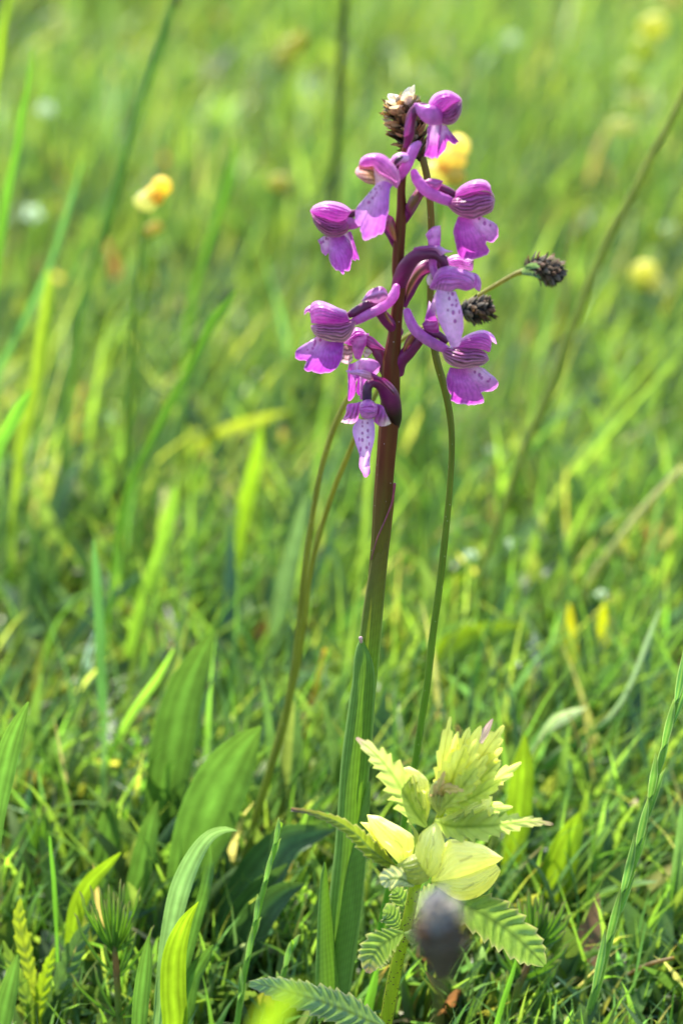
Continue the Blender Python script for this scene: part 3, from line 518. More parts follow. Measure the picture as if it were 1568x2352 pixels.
# --- flower 7, behind on the left
f = flower(C3, [(1260, 720, .15, 60), (1200, 560, .2, 80), (1150, 420, .25, 80), (1060, 310, .3, 66), (980, 260, .3, 60), (900, 230, .3, 60)], 0, 7, color=lambda t, an: mixc(np.broadcast_to(sc(96, 50, 60), t.shape + (3,)), MAG, t))
sub('bract', [loft(C3, [[(1000, 190), (1060, 210), (1140, 280), (1235, 375)], [(975, 300), (1040, 345), (1120, 360), (1235, 385)]], .05, 26, 12, .08, color=brc)], M_petal_dark, f)
sub('hood', hoodshell(C3, [(700, 290), (800, 150), (850, 95), (930, 110), (980, 160), (1020, 190)], [(720, 300), (800, 330), (880, 330), (960, 290), (1020, 190)], .3, .3, c_hood(13, n=4), seed=26), M_petal, f)
sub('spur', [loft(C3, [[(770, 215), (850, 190), (940, 170), (1022, 165)], [(800, 300), (860, 280), (930, 280), (1000, 270)], [(815, 400), (860, 400), (910, 400), (960, 370)], [(840, 480), (870, 495), (900, 495), (925, 470)]], .1, 24, 24, .14, rounded=True, color=c_hood(5, n=2), seed=4)], M_petal, f)
sub('sepal', [loft(C3, [[(695, 315), (760, 318), (805, 325)], [(690, 420), (750, 420), (815, 410)], [(668, 530), (750, 555), (818, 510)]], .1, 26, 20, .12, color=lambda U, V, X, Y: mixc(mixc(np.broadcast_to(sc(170, 110, 120), U.shape + (3,)), CREAM, V * .8), sc(96, 56, 50), .8 * stripes(V, 4, 2))),
              loft(C3, [[(985, 350), (1030, 365), (1062, 405)], [(945, 430), (960, 465), (985, 475), (1062, 410)]], .15, 18, 12, .08, color=lambda U, V, X, Y: mixc(np.broadcast_to(CREAM, U.shape + (3,)), sc(130, 80, 80), .6 * stripes(V, 2, 2)))], M_petal, f)
sub('lip', [loft(C3, [[(765, 550), (820, 540), (900, 500)], [(750, 640), (755, 800), (758, 1000), (785, 1018), (830, 965), (858, 850), (848, 800), (900, 700), (905, 560)]], .1, 70, 26, .08, wr=.015, rag=8, color=c_lip((.8, .5), .25, (), n=6), seed=27),
            loft(C3, [[(900, 540), (930, 560)], [(860, 900), (890, 950), (910, 940)]], .15, 14, 14, .0, color=PU_D)], M_petal, f)

# --- flower 8, the lowest, facing the front
f = flower(C3, [(1345, 1330, .05, 62), (1345, 1220, -.1, 84), (1310, 1080, -.3, 118), (1265, 930, -.45, 112), (1190, 820, -.55, 92), (1110, 780, -.65, 74), (1040, 790, -.75, 62), (1000, 850, -.8, 60), (995, 940, -.8, 62), (995, 1020, -.75, 58)], 0, 8,
           color=lambda t, an: mixc(mixc(np.broadcast_to(sc(48, 14, 38), t.shape + (3,)), MAG, np.clip(np.sin(np.pi * np.clip((t - .2) * 1.4, 0, 1)), 0, 1) * .7), sc(90, 60, 100), np.clip(t * 3 - 2.2, 0, .8)))
sub('bract', [loft(C3, [[(728, 632), (800, 634), (880, 622), (970, 630), (1050, 662)], [(740, 650), (790, 680), (870, 690), (950, 730), (1020, 760), (1082, 755)]], -.95, 36, 14, .07, wr=.02, color=lambda U, V, X, Y: mixc(mixc(np.broadcast_to(PU_L, U.shape + (3,)), sc(150, 60, 110), stripes(V + U * .2, 3, 2) * .7), sc(200, 120, 100), np.clip(U * 1.5 - .8, 0, .6))),
              loft(C3, [[(1040, 655), (1120, 690), (1230, 780), (1345, 900)], [(1080, 760), (1150, 780), (1230, 840), (1345, 960)]], -.98, 30, 12, .12, color=lambda U, V, X, Y: mixc(np.broadcast_to(MAG, U.shape + (3,)), MAG_D, U))], M_petal_dark, f)
sub('spur', [loft(C3, [[(892, 520), (920, 485), (1020, 482), (1120, 515), (1160, 570), (1150, 610)], [(905, 640), (960, 640), (1040, 650), (1135, 660)], [(905, 760), (930, 760), (970, 760), (1020, 770)], [(905, 900), (915, 900), (940, 900), (960, 900)], [(905, 1000), (915, 1000), (925, 1000), (935, 1000)]], -.45, 30, 40, .2, rounded=True, color=c_hood(7, b=PU_L, n=3), seed=6)], M_petal, f)
sub('hood', hoodshell(C3, [(895, 1120), (905, 1050), (950, 1010), (1005, 992), (1060, 1010), (1115, 1060), (1130, 1120)], [(900, 1160), (930, 1220), (980, 1242), (1050, 1242), (1110, 1200), (1130, 1120)], -.85, .35, c_hood(15, b=PU_L, n=3), seed=28), M_petal, f)
sub('sepal', [loft(C3, [[(735, 1105), (750, 1060), (800, 1045), (860, 1040), (920, 1020)], [(730, 1170), (790, 1160), (850, 1130), (900, 1120)], [(700, 1230), (770, 1240), (840, 1230), (895, 1190)], [(670, 1282), (750, 1300), (830, 1295), (880, 1250)]], -.8, 30, 26, .16, wr=.03, color=lambda U, V, X, Y: mixc(mixc(np.broadcast_to(PU, U.shape + (3,)), CREAM * 1.05, np.clip((V - .62) * 3, 0, 1) * np.clip(1.1 - U, 0, 1)), sc(110, 50, 80), .75 * stripes(U + V * .4, 3, 2) * np.sin(np.pi * V)), seed=29),
              loft(C3, [[(1110, 1050), (1160, 1060), (1205, 1090)], [(1120, 1120), (1170, 1130), (1235, 1170)], [(1090, 1200), (1160, 1220), (1270, 1240)], [(1075, 1270), (1150, 1328), (1220, 1332), (1296, 1300)]], -.85, 30, 26, .16, wr=.03, color=lambda U, V, X, Y: mixc(mixc(np.broadcast_to(PU, U.shape + (3,)), CREAM * 1.05, np.clip((V - .55) * 3, 0, 1) * np.clip(U * 2 - .5, 0, 1)), sc(110, 50, 80), .75 * stripes(U + V * .4, 3, 2) * np.sin(np.pi * V)), seed=30)], M_petal, f)
SP8 = [(938, 1285, 8, 2.6), (938, 1332, 12), (1002, 1292, 12), (1005, 1388, 16, 1.5), (937, 1420, 16, 1.2), (1005, 1472, 19, .9), (897, 1497, 12, 2.2), (937, 1505, 18, 1.5), (1022, 1555, 9, 2.8), (990, 1600, 18, 1.2), (917, 1620, 11, 2.6), (905, 1680, 7, 2), (905, 1640, 6, 3)]
sub('lip', [loft(C3, [[(885, 1235), (930, 1245), (1000, 1245), (1072, 1235)], [(815, 1370), (890, 1360), (1000, 1360), (1092, 1340)], [(850, 1540), (910, 1540), (1000, 1540), (1085, 1510)], [(900, 1700), (940, 1700), (990, 1700), (1040, 1690)], [(898, 1840), (935, 1840), (985, 1830), (1030, 1820)], [(942, 1930), (960, 1972), (1005, 1962), (1036, 1915)]], -.95, 50, 100, .28, ends=False, wr=.008, rag=6,
     color=lambda U, V, X, Y: mixc(c_lip((.5, .5), .42, SP8, n=5, a=sc(196, 118, 214), d=sc(196, 118, 214), pv=1.3, vk=.15)(U, np.clip(V, 0, .9), X, Y), PU_D, np.clip((V - .85) * 4, 0, .6)), seed=31)], M_petal, f)

# --- flower 9, right lower
f = flower(C2, [(760, 1060, .1, 50), (785, 985, 0, 48), (840, 920, -.05, 48), (890, 860, -.1, 44), (940, 800, -.12, 40), (1000, 790, -.2, 30), (1050, 800, -.25, 28), (1110, 850, -.25, 24)], 0, 9)
sub('bract', [loft(C2, [[(800, 905), (815, 850), (840, 810), (880, 785)], [(810, 925), (850, 880), (880, 840), (900, 800)]], -.2, 20, 10, .1, color=lambda U, V, X, Y: mixc(brc2(U, V, X, Y), sc(170, 110, 60), .6 * np.sin(np.pi * V))),
              loft(C2, [[(935, 725), (975, 690), (1040, 682)], [(950, 760), (990, 782), (1050, 790), (1055, 740)]], -.3, 20, 12, .1, color=lambda U, V, X, Y: brc(U, V, X, Y) * 1.3)], M_petal_dark, f)
sub('spur', [tube(C2, [(832, 640, -.35, 28), (848, 690, -.4, 34), (885, 760, -.45, 37), (950, 820, -.45, 38), (1020, 862, -.4, 38), (1080, 890, -.35, 34), (1120, 910, -.3, 24)], 0, n=36, seg=16, color=spurc, cap=True)], M_petal, f)
sub('hood', hoodshell(C2, [(1120, 885), (1200, 830), (1280, 785), (1360, 766), (1415, 790), (1420, 840), (1418, 880)], [(1130, 900), (1220, 895), (1300, 895), (1360, 905), (1405, 920), (1418, 880)], -.15, .44, c_hood(19, n=6), seed=32) +
    [loft(C2, [[(1360, 770), (1410, 785), (1440, 815), (1456, 862)], [(1375, 800), (1410, 830), (1430, 850), (1455, 866)]], -.4, 18, 8, .05, color=PU_L)], M_petal, f)
sub('sepal', hoodshell(C2, [(1072, 905), (1120, 880), (1230, 892), (1335, 900), (1385, 930), (1400, 965)], [(1075, 930), (1100, 985), (1150, 1020), (1220, 1034), (1300, 1022), (1360, 1012), (1403, 975)], -.25, .46, c_sep(7, sc(232, 214, 212), 5, .9, .9), seed=33), M_petal, f)
sub('lip', [loft(C2, [[(1130, 1025), (1190, 1035), (1250, 1032), (1322, 1018)], [(1108, 1080), (1105, 1130), (1120, 1190), (1145, 1230), (1135, 1255), (1180, 1275), (1230, 1282), (1280, 1290), (1330, 1278), (1362, 1268), (1366, 1240), (1345, 1210), (1350, 1198), (1385, 1198), (1430, 1188), (1467, 1150), (1455, 1110), (1410, 1070), (1370, 1035)]], -.25, 110, 40, .22, wr=.014, rag=6, ragf=30,
     color=c_lip((.9, .5), .25, [(1303, 1060, 9), (1335, 1080, 12), (1350, 1100, 10), (1395, 1125, 12, .7), (1408, 1110, 7)], n=12, pv=.9), seed=34)], M_petal, f)
#PART2
# ------------------------------------------------------------------ helpers for the other plants
def yg(Y):
    q = CAM_H / (Y + 71.42); s = (math.sin(TH) - q * math.cos(TH)) / (math.cos(TH) + q * math.sin(TH))
    return 1176 - s / (FRAME_H / DIST / 2352.0)
def down(pts, Y, dx=0.0, r=None):
    """lead a path in the 1568 view on into the ground of its own depth"""
    l = list(pts); a = l[-1]; y0 = yg(Y + a[2]) + 12
    if y0 > a[1] + 5:
        h = y0 - a[1]; p = l[-2] if len(l) > 1 else a; ux, uy = a[0] - p[0], a[1] - p[1]; q = math.hypot(ux, uy) + 1e-6
        ex = dx + ux / q * min(h, 260) * .55; rr_ = a[3] if r is None else r
        l.append((a[0] + ex * .45, a[1] + h * .3, a[2], rr_)); l.append((a[0] + ex * .8, a[1] + h * .65, a[2], rr_)); l.append((a[0] + ex, y0, a[2], rr_))
    return l
def conv(cv, pts): return [(cv.x0 + p[0] * cv.k, cv.y0 + p[1] * cv.k, p[2], p[3] * cv.k) for p in pts]
def rootloc(pts, Y): 
    l = down(pts, Y); p = at(l[-1][0], yg(Y + l[-1][2]), Y + l[-1][2])[0]; return (p[0], p[1], 0)
def addleaf(root, mid, Y, name='leaf', m=None, grd=True, dx=0, **k):
    """mid runs from the tip down in view units; it is turned so that the blade grows from the ground"""
    l = down(mid, Y, dx, mid[-1][3] * .6) if grd else list(mid)
    return mk(name, *leaf(D, l[::-1], Y, **k), m or M_leaf, root)
# -------- husk scales shared by the seed heads
def scale_mesh(name, col, col2, wd=.55, m=None):
    n, nv = 6, 5; t = np.linspace(0, 1, n); s = np.linspace(-1, 1, nv); T_, S_ = np.meshgrid(t, s, indexing='ij')
    w_ = wd * .5 * np.sin(np.pi * (.12 + .86 * T_)) ** .7
    V = np.stack([S_ * w_, -.16 * np.cos(S_ * 1.5) * np.sin(np.pi * T_) - .22 * T_ ** 2, T_], -1).reshape(-1, 3)
    C = (col * (1 - T_[..., None]) + col2 * T_[..., None]) * (1 - .3 * (np.abs(S_[..., None]) < .2)); C = C.reshape(-1, 3)
    o = mk(name, V, grid_faces(n, nv), C, m or M_dry); me = o.data; bpy.data.objects.remove(o); return me
def seed_head(root, cv, axis, Y, cols, n, ln, core=(.03, .02, .015), seed=1, open_=.55, label=None, matn=None):
    """axis rows: (x, y, dY, r) from the stem end to the tip; husks sit on it in a spiral"""
    R = random.Random(seed)
    core_o = mk('seed_head', *tube(cv, [(a[0], a[1], a[2], a[3] * .72) for a in axis], Y, n=14, seg=12, color=np.array(core), wob=.1, cap=True), matn or M_dark, root)
    P = np.array([[a[0], a[1], a[2] + Y, a[3]] for a in axis]); b = base_of(root)
    Q = cr(P, 60); W = cv.w(Q[:, :3]); rr = np.array([cv.r(q[3], q[2]) for q in Q])
    for i in range(n):
        t = ((i + .5) / n) ** .85; k = min(int(t * 59), 58); ax = W[k + 1] - W[k]; ax /= np.linalg.norm(ax)
        a = i * 2.39996 + R.uniform(-.3, .3); u = np.cross(ax, [0, 1, 0]); u /= np.linalg.norm(u); v = np.cross(ax, u)
        o = u * math.cos(a) + v * math.sin(a)
        z = ax * math.cos(open_ + R.uniform(-.35, .6)) + o * math.sin(open_ + R.uniform(-.1, .5)) + np.array([R.uniform(-.3, .3) for _ in range(3)]); z /= np.linalg.norm(z)
        yv = -o + z * o.dot(z); yv /= np.linalg.norm(yv); xv = np.cross(yv, z)
        me = cols[R.randrange(len(cols))]; s = ln * R.uniform(.75, 1.2)
        ob = bpy.data.objects.new('husk', me); COL.objects.link(ob); ob.parent = core_o
        M = Matrix(((xv[0], yv[0], z[0], 0), (xv[1], yv[1], z[1], 0), (xv[2], yv[2], z[2], 0), (0, 0, 0, 1)))
        p = (W[k] + o * rr[k] * .6 - b) * CM
        ob.matrix_local = Matrix.Translation(Vector(p)) @ M @ Matrix.Diagonal((s, s, s, 1))
    return core_o
def stalkc(a, b): return lambda t, an: mixc(mixc(np.broadcast_to(a, t.shape + (3,)), b, t), b * .6, .4 * stripes(an / 6.283, 5, 3))
DRY = [scale_mesh('husk_tan', sc(170, 126, 78), sc(206, 176, 130)), scale_mesh('husk_brown', sc(104, 72, 44), sc(168, 128, 84)), scale_mesh('husk_grey', sc(96, 92, 84), sc(150, 140, 120)), scale_mesh('husk_dark', sc(50, 38, 28), sc(110, 84, 56))]
CREAMY = [scale_mesh('husk_cream', sc(226, 210, 176), sc(248, 242, 226), .8)]
DARKH = [scale_mesh('husk_black', sc(60, 50, 38), sc(104, 86, 66), m=M_dark), scale_mesh('husk_black2', sc(66, 60, 52), sc(120, 108, 94), m=M_dark), scale_mesh('husk_umber', sc(84, 60, 44), sc(130, 100, 80))]

# -------- plantain with the dry head behind the top flower
Y1 = 1.3
p1 = down([(967, 352, 0, 8), (978, 395, 0, 8.2), (985, 440, 0, 8.2), (990, 520, .1, 8), (989, 600, .1, 8), (988, 690, .1, 8), (991, 760, .1, 8), (1003, 830, 0, 8.5), (1020, 890, 0, 8.5), (1032, 950, 0, 8), (1037, 1010, 0, 7.5), (1033, 1110, 0, 7.5), (1023, 1220, 0, 8), (1008, 1350, 0, 8.5), (993, 1460, 0, 8.5), (982, 1560, 0, 8.5), (968, 1650, 0, 8.5), (955, 1740, 0, 8.5), (935, 1850, 0, 8.5), (915, 1950, 0, 8)], Y1, -40)
pl = thing('plantain', 'plantain stalk with a dry straw-brown seed head with cream husks, behind the top orchid flower', 'plantain', rootloc(p1, Y1))
mk('stem', *tube(D, p1, Y1, n=120, seg=12, color=stalkc(sc(120, 100, 52), sc(92, 150, 36)), wob=.03, seed=2), M_stalk, pl)
seed_head(pl, CB, [(1120, 1540, 0, 90), (1080, 1420, 0, 160), (990, 1200, 0, 270), (900, 950, 0, 325), (820, 700, 0, 330), (770, 500, 0, 300), (740, 360, 0, 230)], Y1, DRY, 170, .34, seed=3, open_=.4, core=(.05, .03, .02), matn=M_dry)
h2 = seed_head(pl, CB, [(770, 440, -.1, 220), (740, 350, -.1, 240), (710, 260, -.1, 190)], Y1, CREAMY, 11, .38, seed=8, open_=.3, core=(.2, .15, .1), matn=M_dry); h2.name = 'cream_husks'
for (a, b_, c) in [((240, 560, 0), (290, 480, -.2), (400, 500, -.2)), ((330, 640, 0), (290, 520, -.3), (275, 430, -.3)), ((650, 160, -.2), (670, 90, -.2), (708, 32, -.2)), ((390, 640, -.2), (330, 620, -.2), (262, 568, -.2)), ((560, 200, -.2), (530, 130, -.2), (512, 72, -.2)), ((820, 300, -.2), (835, 250, -.2), (845, 195, -.2)), ((1130, 560, 0), (1160, 620, 0), (1205, 705, 0)), ((430, 380, 0), (390, 310, 0), (360, 262, 0))]:
    mk('filament', *tube(CB, [(*a, 14), (*b_, 9), (*c, 4)], Y1, n=10, seg=6, color=sc(216, 178, 120)), M_dry, pl)

# -------- two stalks with dark heads
Y2 = 6.5
c0 = conv(CC, [(1040, 390, 0, 62), (990, 398, 0, 44), (930, 405, 0, 32), (850, 440, 0, 28), (700, 525, 0, 27), (540, 620, 0, 26), (370, 725, 0, 26)])
p2 = down(c0 + [(1030, 720, 0, 5), (985, 745, 0, 5.2), (930, 775, 0, 5.5), (865, 830, 0, 6), (815, 890, 0, 6.5), (783, 945, 0, 7), (757, 1010, 0, 7), (737, 1080, 0, 7), (718, 1180, 0, 7), (703, 1280, 0, 7.5), (692, 1380, 0, 8), (683, 1480, 0, 9), (670, 1570, 0, 9.5), (650, 1670, 0, 9.5), (620, 1770, 0, 9.5), (590, 1870, 0, 9.5), (565, 1960, 0, 9)], Y2, -20)
pl = thing('plantain', 'long arching plantain stalk ending in a small dark brown head far right', 'plantain', rootloc(p2, Y2), group='plantain stalks with dark heads')
mk('stem', *tube(D, p2, Y2, n=120, seg=10, color=stalkc(sc(150, 142, 66), sc(112, 130, 36)), wob=.03, seed=5), M_stalk, pl)
seed_head(pl, CC, [(1010, 390, 0, 60), (1090, 350, 0, 135), (1200, 350, 0, 165), (1300, 390, 0, 175), (1390, 440, 0, 130)], Y2, DARKH, 120, .23, seed=11, open_=.4, core=(.02, .018, .015))
for a in [((960, 400, -.2, 20), (1060, 330, -.35, 34), (1150, 300, -.4, 14)), ((960, 410, -.1, 20), (1080, 420, -.3, 34), (1200, 480, -.3, 12)), ((1000, 350, -.3, 16), (1130, 330, -.5, 28), (1180, 340, -.5, 10))]:
    mk('green_bract', *leaf(CC, a, Y2, n=14, nv=5, base=sc(110, 140, 100), curl=-.3), M_leaf, pl)
Y3 = 5.0
p3 = down([(1062, 716, 0, 9), (1030, 730, 0, 6), (990, 752, .3, 5), (950, 775, .8, 5), (895, 850, 1, 5.5), (850, 930, 1.2, 6), (822, 990, 1.4, 6), (795, 1055, 1.6, 6), (768, 1120, 1.8, 6), (745, 1190, 2, 6), (724, 1260, 2, 6.5), (710, 1330, 2, 7), (697, 1430, 2, 7.5), (680, 1540, 2.2, 8), (655, 1640, 2.4, 8), (625, 1740, 2.6, 8), (600, 1840, 2.8, 8), (585, 1900, 3, 8)], Y3, -10)
pl = thing('plantain', 'thinner plantain stalk whose blackish head pokes out right of the spotted lip', 'plantain', rootloc(p3, Y3), group='plantain stalks with dark heads')
mk('stem', *tube(D, p3, Y3, n=110, seg=10, color=stalkc(sc(150, 140, 66), sc(118, 140, 44)), wob=.03, seed=6), M_stalk, pl)
seed_head(pl, CC, [(200, 880, 0, 90), (270, 880, 0, 150), (380, 880, 0, 170), (480, 870, 0, 150), (555, 860, 0, 90)], Y3, DARKH, 120, .22, seed=12, open_=.4, core=(.02, .02, .018))
# -------- dark head close to the lens
Y4 = -20
pl = thing('plantain', 'strongly blurred dark plantain head close to the lens, below the yellow rattle flowers', 'plantain', rootloc([(1010, 2260, 0, 6)], Y4))
mk('stem', *tube(D, down([(1012, 2235, 0, 9), (1005, 2300, 0, 8), (1000, 2380, 0, 8)], Y4, 5), Y4, n=30, seg=10, color=stalkc(sc(96, 90, 50), sc(96, 116, 34))), M_stalk, pl)
seed_head(pl, D, [(1014, 2225, 0, 44), (1013, 2200, 0, 66), (1010, 2165, 0, 76), (1008, 2130, 0, 68), (1005, 2105, 0, 44)], Y4, DARKH, 60, .26, seed=14, open_=.4, core=(.09, .07, .05))
h = seed_head(pl, D, [(1006, 2118, -.1, 50), (1004, 2090, -.1, 44), (1002, 2068, -.1, 26)], Y4, [scale_mesh('husk_pale', sc(170, 165, 160), sc(205, 200, 196), m=M_dry)], 22, .2, seed=15, open_=.5, core=(.25, .24, .24), matn=M_dry); h.name = 'pale_anthers'

# ------------------------------------------------------------------ yellow rattle
YR = -4.0
RG = sc(126, 158, 80); RGW = sc(160, 184, 124); CY = sc(240, 238, 156); CYL = sc(250, 248, 190); CYG = sc(206, 220, 124); TIPR = sc(150, 96, 84)
rp = [(1040, 1790, 0, 6), (1015, 1860, 0, 8), (990, 1925, 0, 10), (965, 1990, 0, 12), (953, 2035, 0, 14), (940, 2095, 0, 14), (927, 2150, 0, 14.5), (912, 2210, 0, 15), (898, 2280, 0, 16), (885, 2352, 0, 16.5)]
rd = down(rp, YR, -25)
rat = thing('yellow_rattle', 'pale yellow rattle plant with toothed leaves, in flower in front of the orchid stem', 'yellow rattle', rootloc(rp, YR))
M_rstem = mat('rattle_stem', .25, (2, 2, .5), .4, .4, .15, 300, .2, 2500, dots=.22, dotcol=(.06, .02, .03), dscale=1300, stretch=(3, 3, .5))
mk('stem', *tube(D, rd, YR, n=90, seg=16, color=lambda t, an: mixc(np.broadcast_to(sc(150, 168, 36), t.shape + (3,)), sc(92, 66, 34), .8 * stripes(an / 6.283 + .25, 2, 12)), wob=.04, seed=7), M_rstem, rat)
def rl(cv, mid, dY, teeth, amp=.24, **k):
    kk = dict(base=RG, vein=sc(84, 112, 56), edge=sc(170, 170, 130), sidev=.13, fold=-.2); kk.update(k); n = max(teeth * 9, 30)
    return mk('leaf', *leaf(cv, mid, YR + dY, n=n, nv=13, teeth=teeth, amp=amp, **kk), M_rattle, rat)
rl(C5, [(885, 158, .3, 14), (950, 200, .1, 50), (1020, 250, -.1, 92), (1120, 300, -.2, 112), (1220, 370, -.3, 104), (1310, 450, -.4, 72), (1372, 515, -.45, 10)], .2, 11, seed=1, tilt=.5)
rl(C5, [(745, 370, 0, 14), (700, 390, -.3, 60), (640, 430, -.6, 85), (600, 490, -.8, 60), (585, 550, -.9, 8)], -.3, 9, seed=2, tilt=-.5, tip=sc(150, 110, 110))
rl(C5, [(742, 375, 0, 10), (780, 385, -.5, 40), (812, 402, -.9, 8)], -.3, 5, seed=2, tip=sc(150, 110, 110))
rl(C5, [(745, 350, .1, 14), (715, 330, 0, 40), (680, 290, 0, 55), (650, 285, 0, 8)], .1, 7, seed=3)
rl(C5, [(765, 300, .3, 10), (740, 240, .4, 46), (715, 195, .4, 40), (698, 178, .4, 6)], .2, 6, seed=4)
rl(C5, [(790, 320, .2, 12), (840, 240, .3, 62), (890, 190, .3, 50), (925, 150, .3, 6)], .2, 7, seed=5, base=RGW)
rl(C5, [(760, 340, .1, 12), (830, 330, 0, 60), (900, 300, .1, 62), (960, 290, .2, 10)], .15, 7, seed=6)
rl(C5, [(810, 300, -.2, 8), (860, 255, -.4, 26), (905, 235, -.4, 24), (942, 238, -.4, 5)], .1, 6, seed=7)
rl(C5, [(660, 790, -.3, 16), (600, 770, -.5, 60), (500, 725, -.8, 84), (380, 680, -1.1, 80), (250, 640, -1.3, 66), (140, 610, -1.4, 44), (55, 600, -1.5, 12)], -.2, 14, seed=8, base=sc(116, 150, 96), tilt=.5)
rl(C5, [(790, 160, -.2, 10), (730, 130, -.6, 55), (680, 130, -.9, 52), (652, 160, -1.0, 10)], -.3, 7, seed=9, base=sc(190, 200, 160))
rl(C6, [(625, 870, 0, 16), (560, 830, -.1, 46), (490, 770, -.2, 56), (420, 700, -.3, 46), (330, 640, -.4, 34), (230, 600, -.5, 20), (150, 580, -.6, 15), (85, 572, -.6, 10)], -.1, 13, seed=10, amp=.3, base=sc(120, 140, 50), tip=sc(110, 70, 90), fold=-.9)
# inflated calyces with a beaked corolla
def c_cal(k=0.0, seed=0):
    def f(U, V, X, Y):
        C = mixc(np.broadcast_to(CY, U.shape + (3,)), CYL, .5 + .5 * np.sin(U * 4 + V * 3 + seed)); C = mixc(C, CYG, np.clip(.5 - U + k, 0, 1) * .9)
        C = mixc(C, CYG * .8, .22 * stripes(V + .05 * np.sin(U * 8), 5, 3))
        q = stripes(V + .08 * np.sin(U * 13 + seed), 2, 30) * (np.sin(U * 17 + seed) > .2); return mixc(C, sc(110, 104, 60), .5 * q)
    return f
def calyx(cv, top, bot, dY, b, seed=0, k=0.0, name='flower', m=None, a=1.0):
    parts = hoodshell(cv, top, bot, YR + dY, b, lambda U, V, X, Y: c_cal(k, seed)(U, V, X, Y) * a, seed=seed, wr=.012)
    return sub(name, parts, m or M_calyx, rat)
c = calyx(CE, [(470, 700), (330, 560), (225, 400), (140, 302)], [(480, 700), (420, 640), (330, 480), (240, 320), (140, 300)], .1, .12, 1, a=1.1)
calyx(CE, [(500, 690), (330, 500), (245, 380), (204, 232)], [(530, 680), (600, 650), (640, 560), (640, 440), (540, 360), (400, 285), (320, 245), (204, 230)], 0, .4, 2)
calyx(CE, [(690, 800), (650, 640), (690, 430), (760, 360), (840, 305)], [(740, 830), (840, 800), (918, 690), (905, 620), (935, 540), (905, 410), (880, 340), (840, 305)], -.5, .5, 3, k=.2, a=1.0)
calyx(CE, [(640, 470), (640, 400), (600, 320), (580, 262)], [(650, 560), (680, 470), (682, 410), (650, 360), (580, 262)], -.6, .05, 4, k=.4)
calyx(CE, [(800, 850), (870, 640), (960, 470), (1080, 470), (1230, 500), (1300, 520), (1478, 635)], [(820, 880), (1000, 870), (1200, 790), (1330, 730), (1410, 690), (1478, 640)], -.3, .55, 5)
calyx(CE, [(800, 850), (950, 820), (1150, 780), (1300, 720), (1400, 690), (1440, 730)], [(810, 870), (900, 940), (1030, 1020), (1110, 1035), (1220, 1010), (1330, 940), (1400, 860), (1452, 760), (1440, 730)], -.28, .62, 6)
calyx(CE, [(480, 700), (560, 650), (650, 600), (720, 640)], [(500, 770), (540, 840), (620, 880), (720, 880), (790, 820), (760, 700)], -.55, .3, 7, k=.7, a=.8)
calyx(C6, [(780, 640), (700, 560), (650, 450), (640, 370), (700, 345)], [(790, 640), (810, 560), (800, 430), (760, 380), (700, 345)], -.1, .3, 8, k=.5, a=.85)
calyx(C6, [(860, 620), (960, 570), (1010, 520), (1080, 497), (1135, 505)], [(870, 650), (980, 640), (1070, 590), (1120, 560), (1135, 508)], -.35, .22, 9)
calyx(C6, [(1010, 640), (1050, 600), (1100, 560), (1155, 560)], [(1020, 650), (1080, 640), (1120, 610), (1155, 565)], -.42, .15, 10)
calyx(C6, [(850, 600), (800, 520), (820, 440), (880, 400)], [(860, 610), (900, 560), (920, 470), (880, 400)], -.5, .2, 11, k=.7, a=.85)
def bract(cv, mid, dY, teeth, amp=.42, a=CYG, b=CY, lab=None, seed=0, **k):
    kk = dict(base=mixc(a, b, np.array(.65)) * 1.12, tip=b * 1.15, vein=a * .85, edge=mixc(b, TIPR, np.array(.15)), sidev=.07, fold=-.25, curl=.15); kk.update(k)
    return mk('bract', *leaf(cv, mid, YR + dY, n=teeth * 10, nv=13, teeth=teeth, amp=amp, seed=seed, **kk), M_calyx, rat)
bract(C6, [(790, 665, 0, 14), (740, 600, -.1, 78), (680, 500, -.15, 96), (620, 400, -.2, 84), (560, 320, -.25, 62), (490, 250, -.3, 38), (425, 198, -.35, 6)], -.2, 9, a=sc(140, 166, 70), b=sc(176, 190, 96), tip=sc(170, 130, 140), seed=1)
bract(C6, [(830, 630, 0, 16), (920, 660, -.2, 84), (1040, 660, -.3, 92), (1150, 655, -.35, 70), (1260, 640, -.4, 48), (1360, 636, -.45, 28), (1452, 650, -.5, 5)], -.3, 10, a=sc(146, 172, 72), b=sc(188, 200, 110), tip=sc(170, 130, 130), seed=2)
tips = [((915, 88), 5, -.0, 40), ((955, 165), 4, .25, 42), ((1015, 142), 5, .2, 48), ((1075, 135), 5, .15, 50), ((1135, 100), 5, .35, 40), ((1195, 132), 6, -.05, 62), ((1188, 205), 5, .1, 52), ((1185, 250), 5, -.1, 52), ((1178, 315), 5, -.15, 56), ((1285, 326), 6, .0, 46), ((1183, 418), 6, -.25, 50), ((1060, 200), 5, -.35, 62), ((1000, 230), 5, -.4, 60), ((1110, 290), 5, -.45, 58), ((1055, 350), 5, -.55, 60), ((1190, 545), 5, -.1, 40), ((930, 270), 4, -.3, 50), ((1240, 560), 5, .1, 36)]
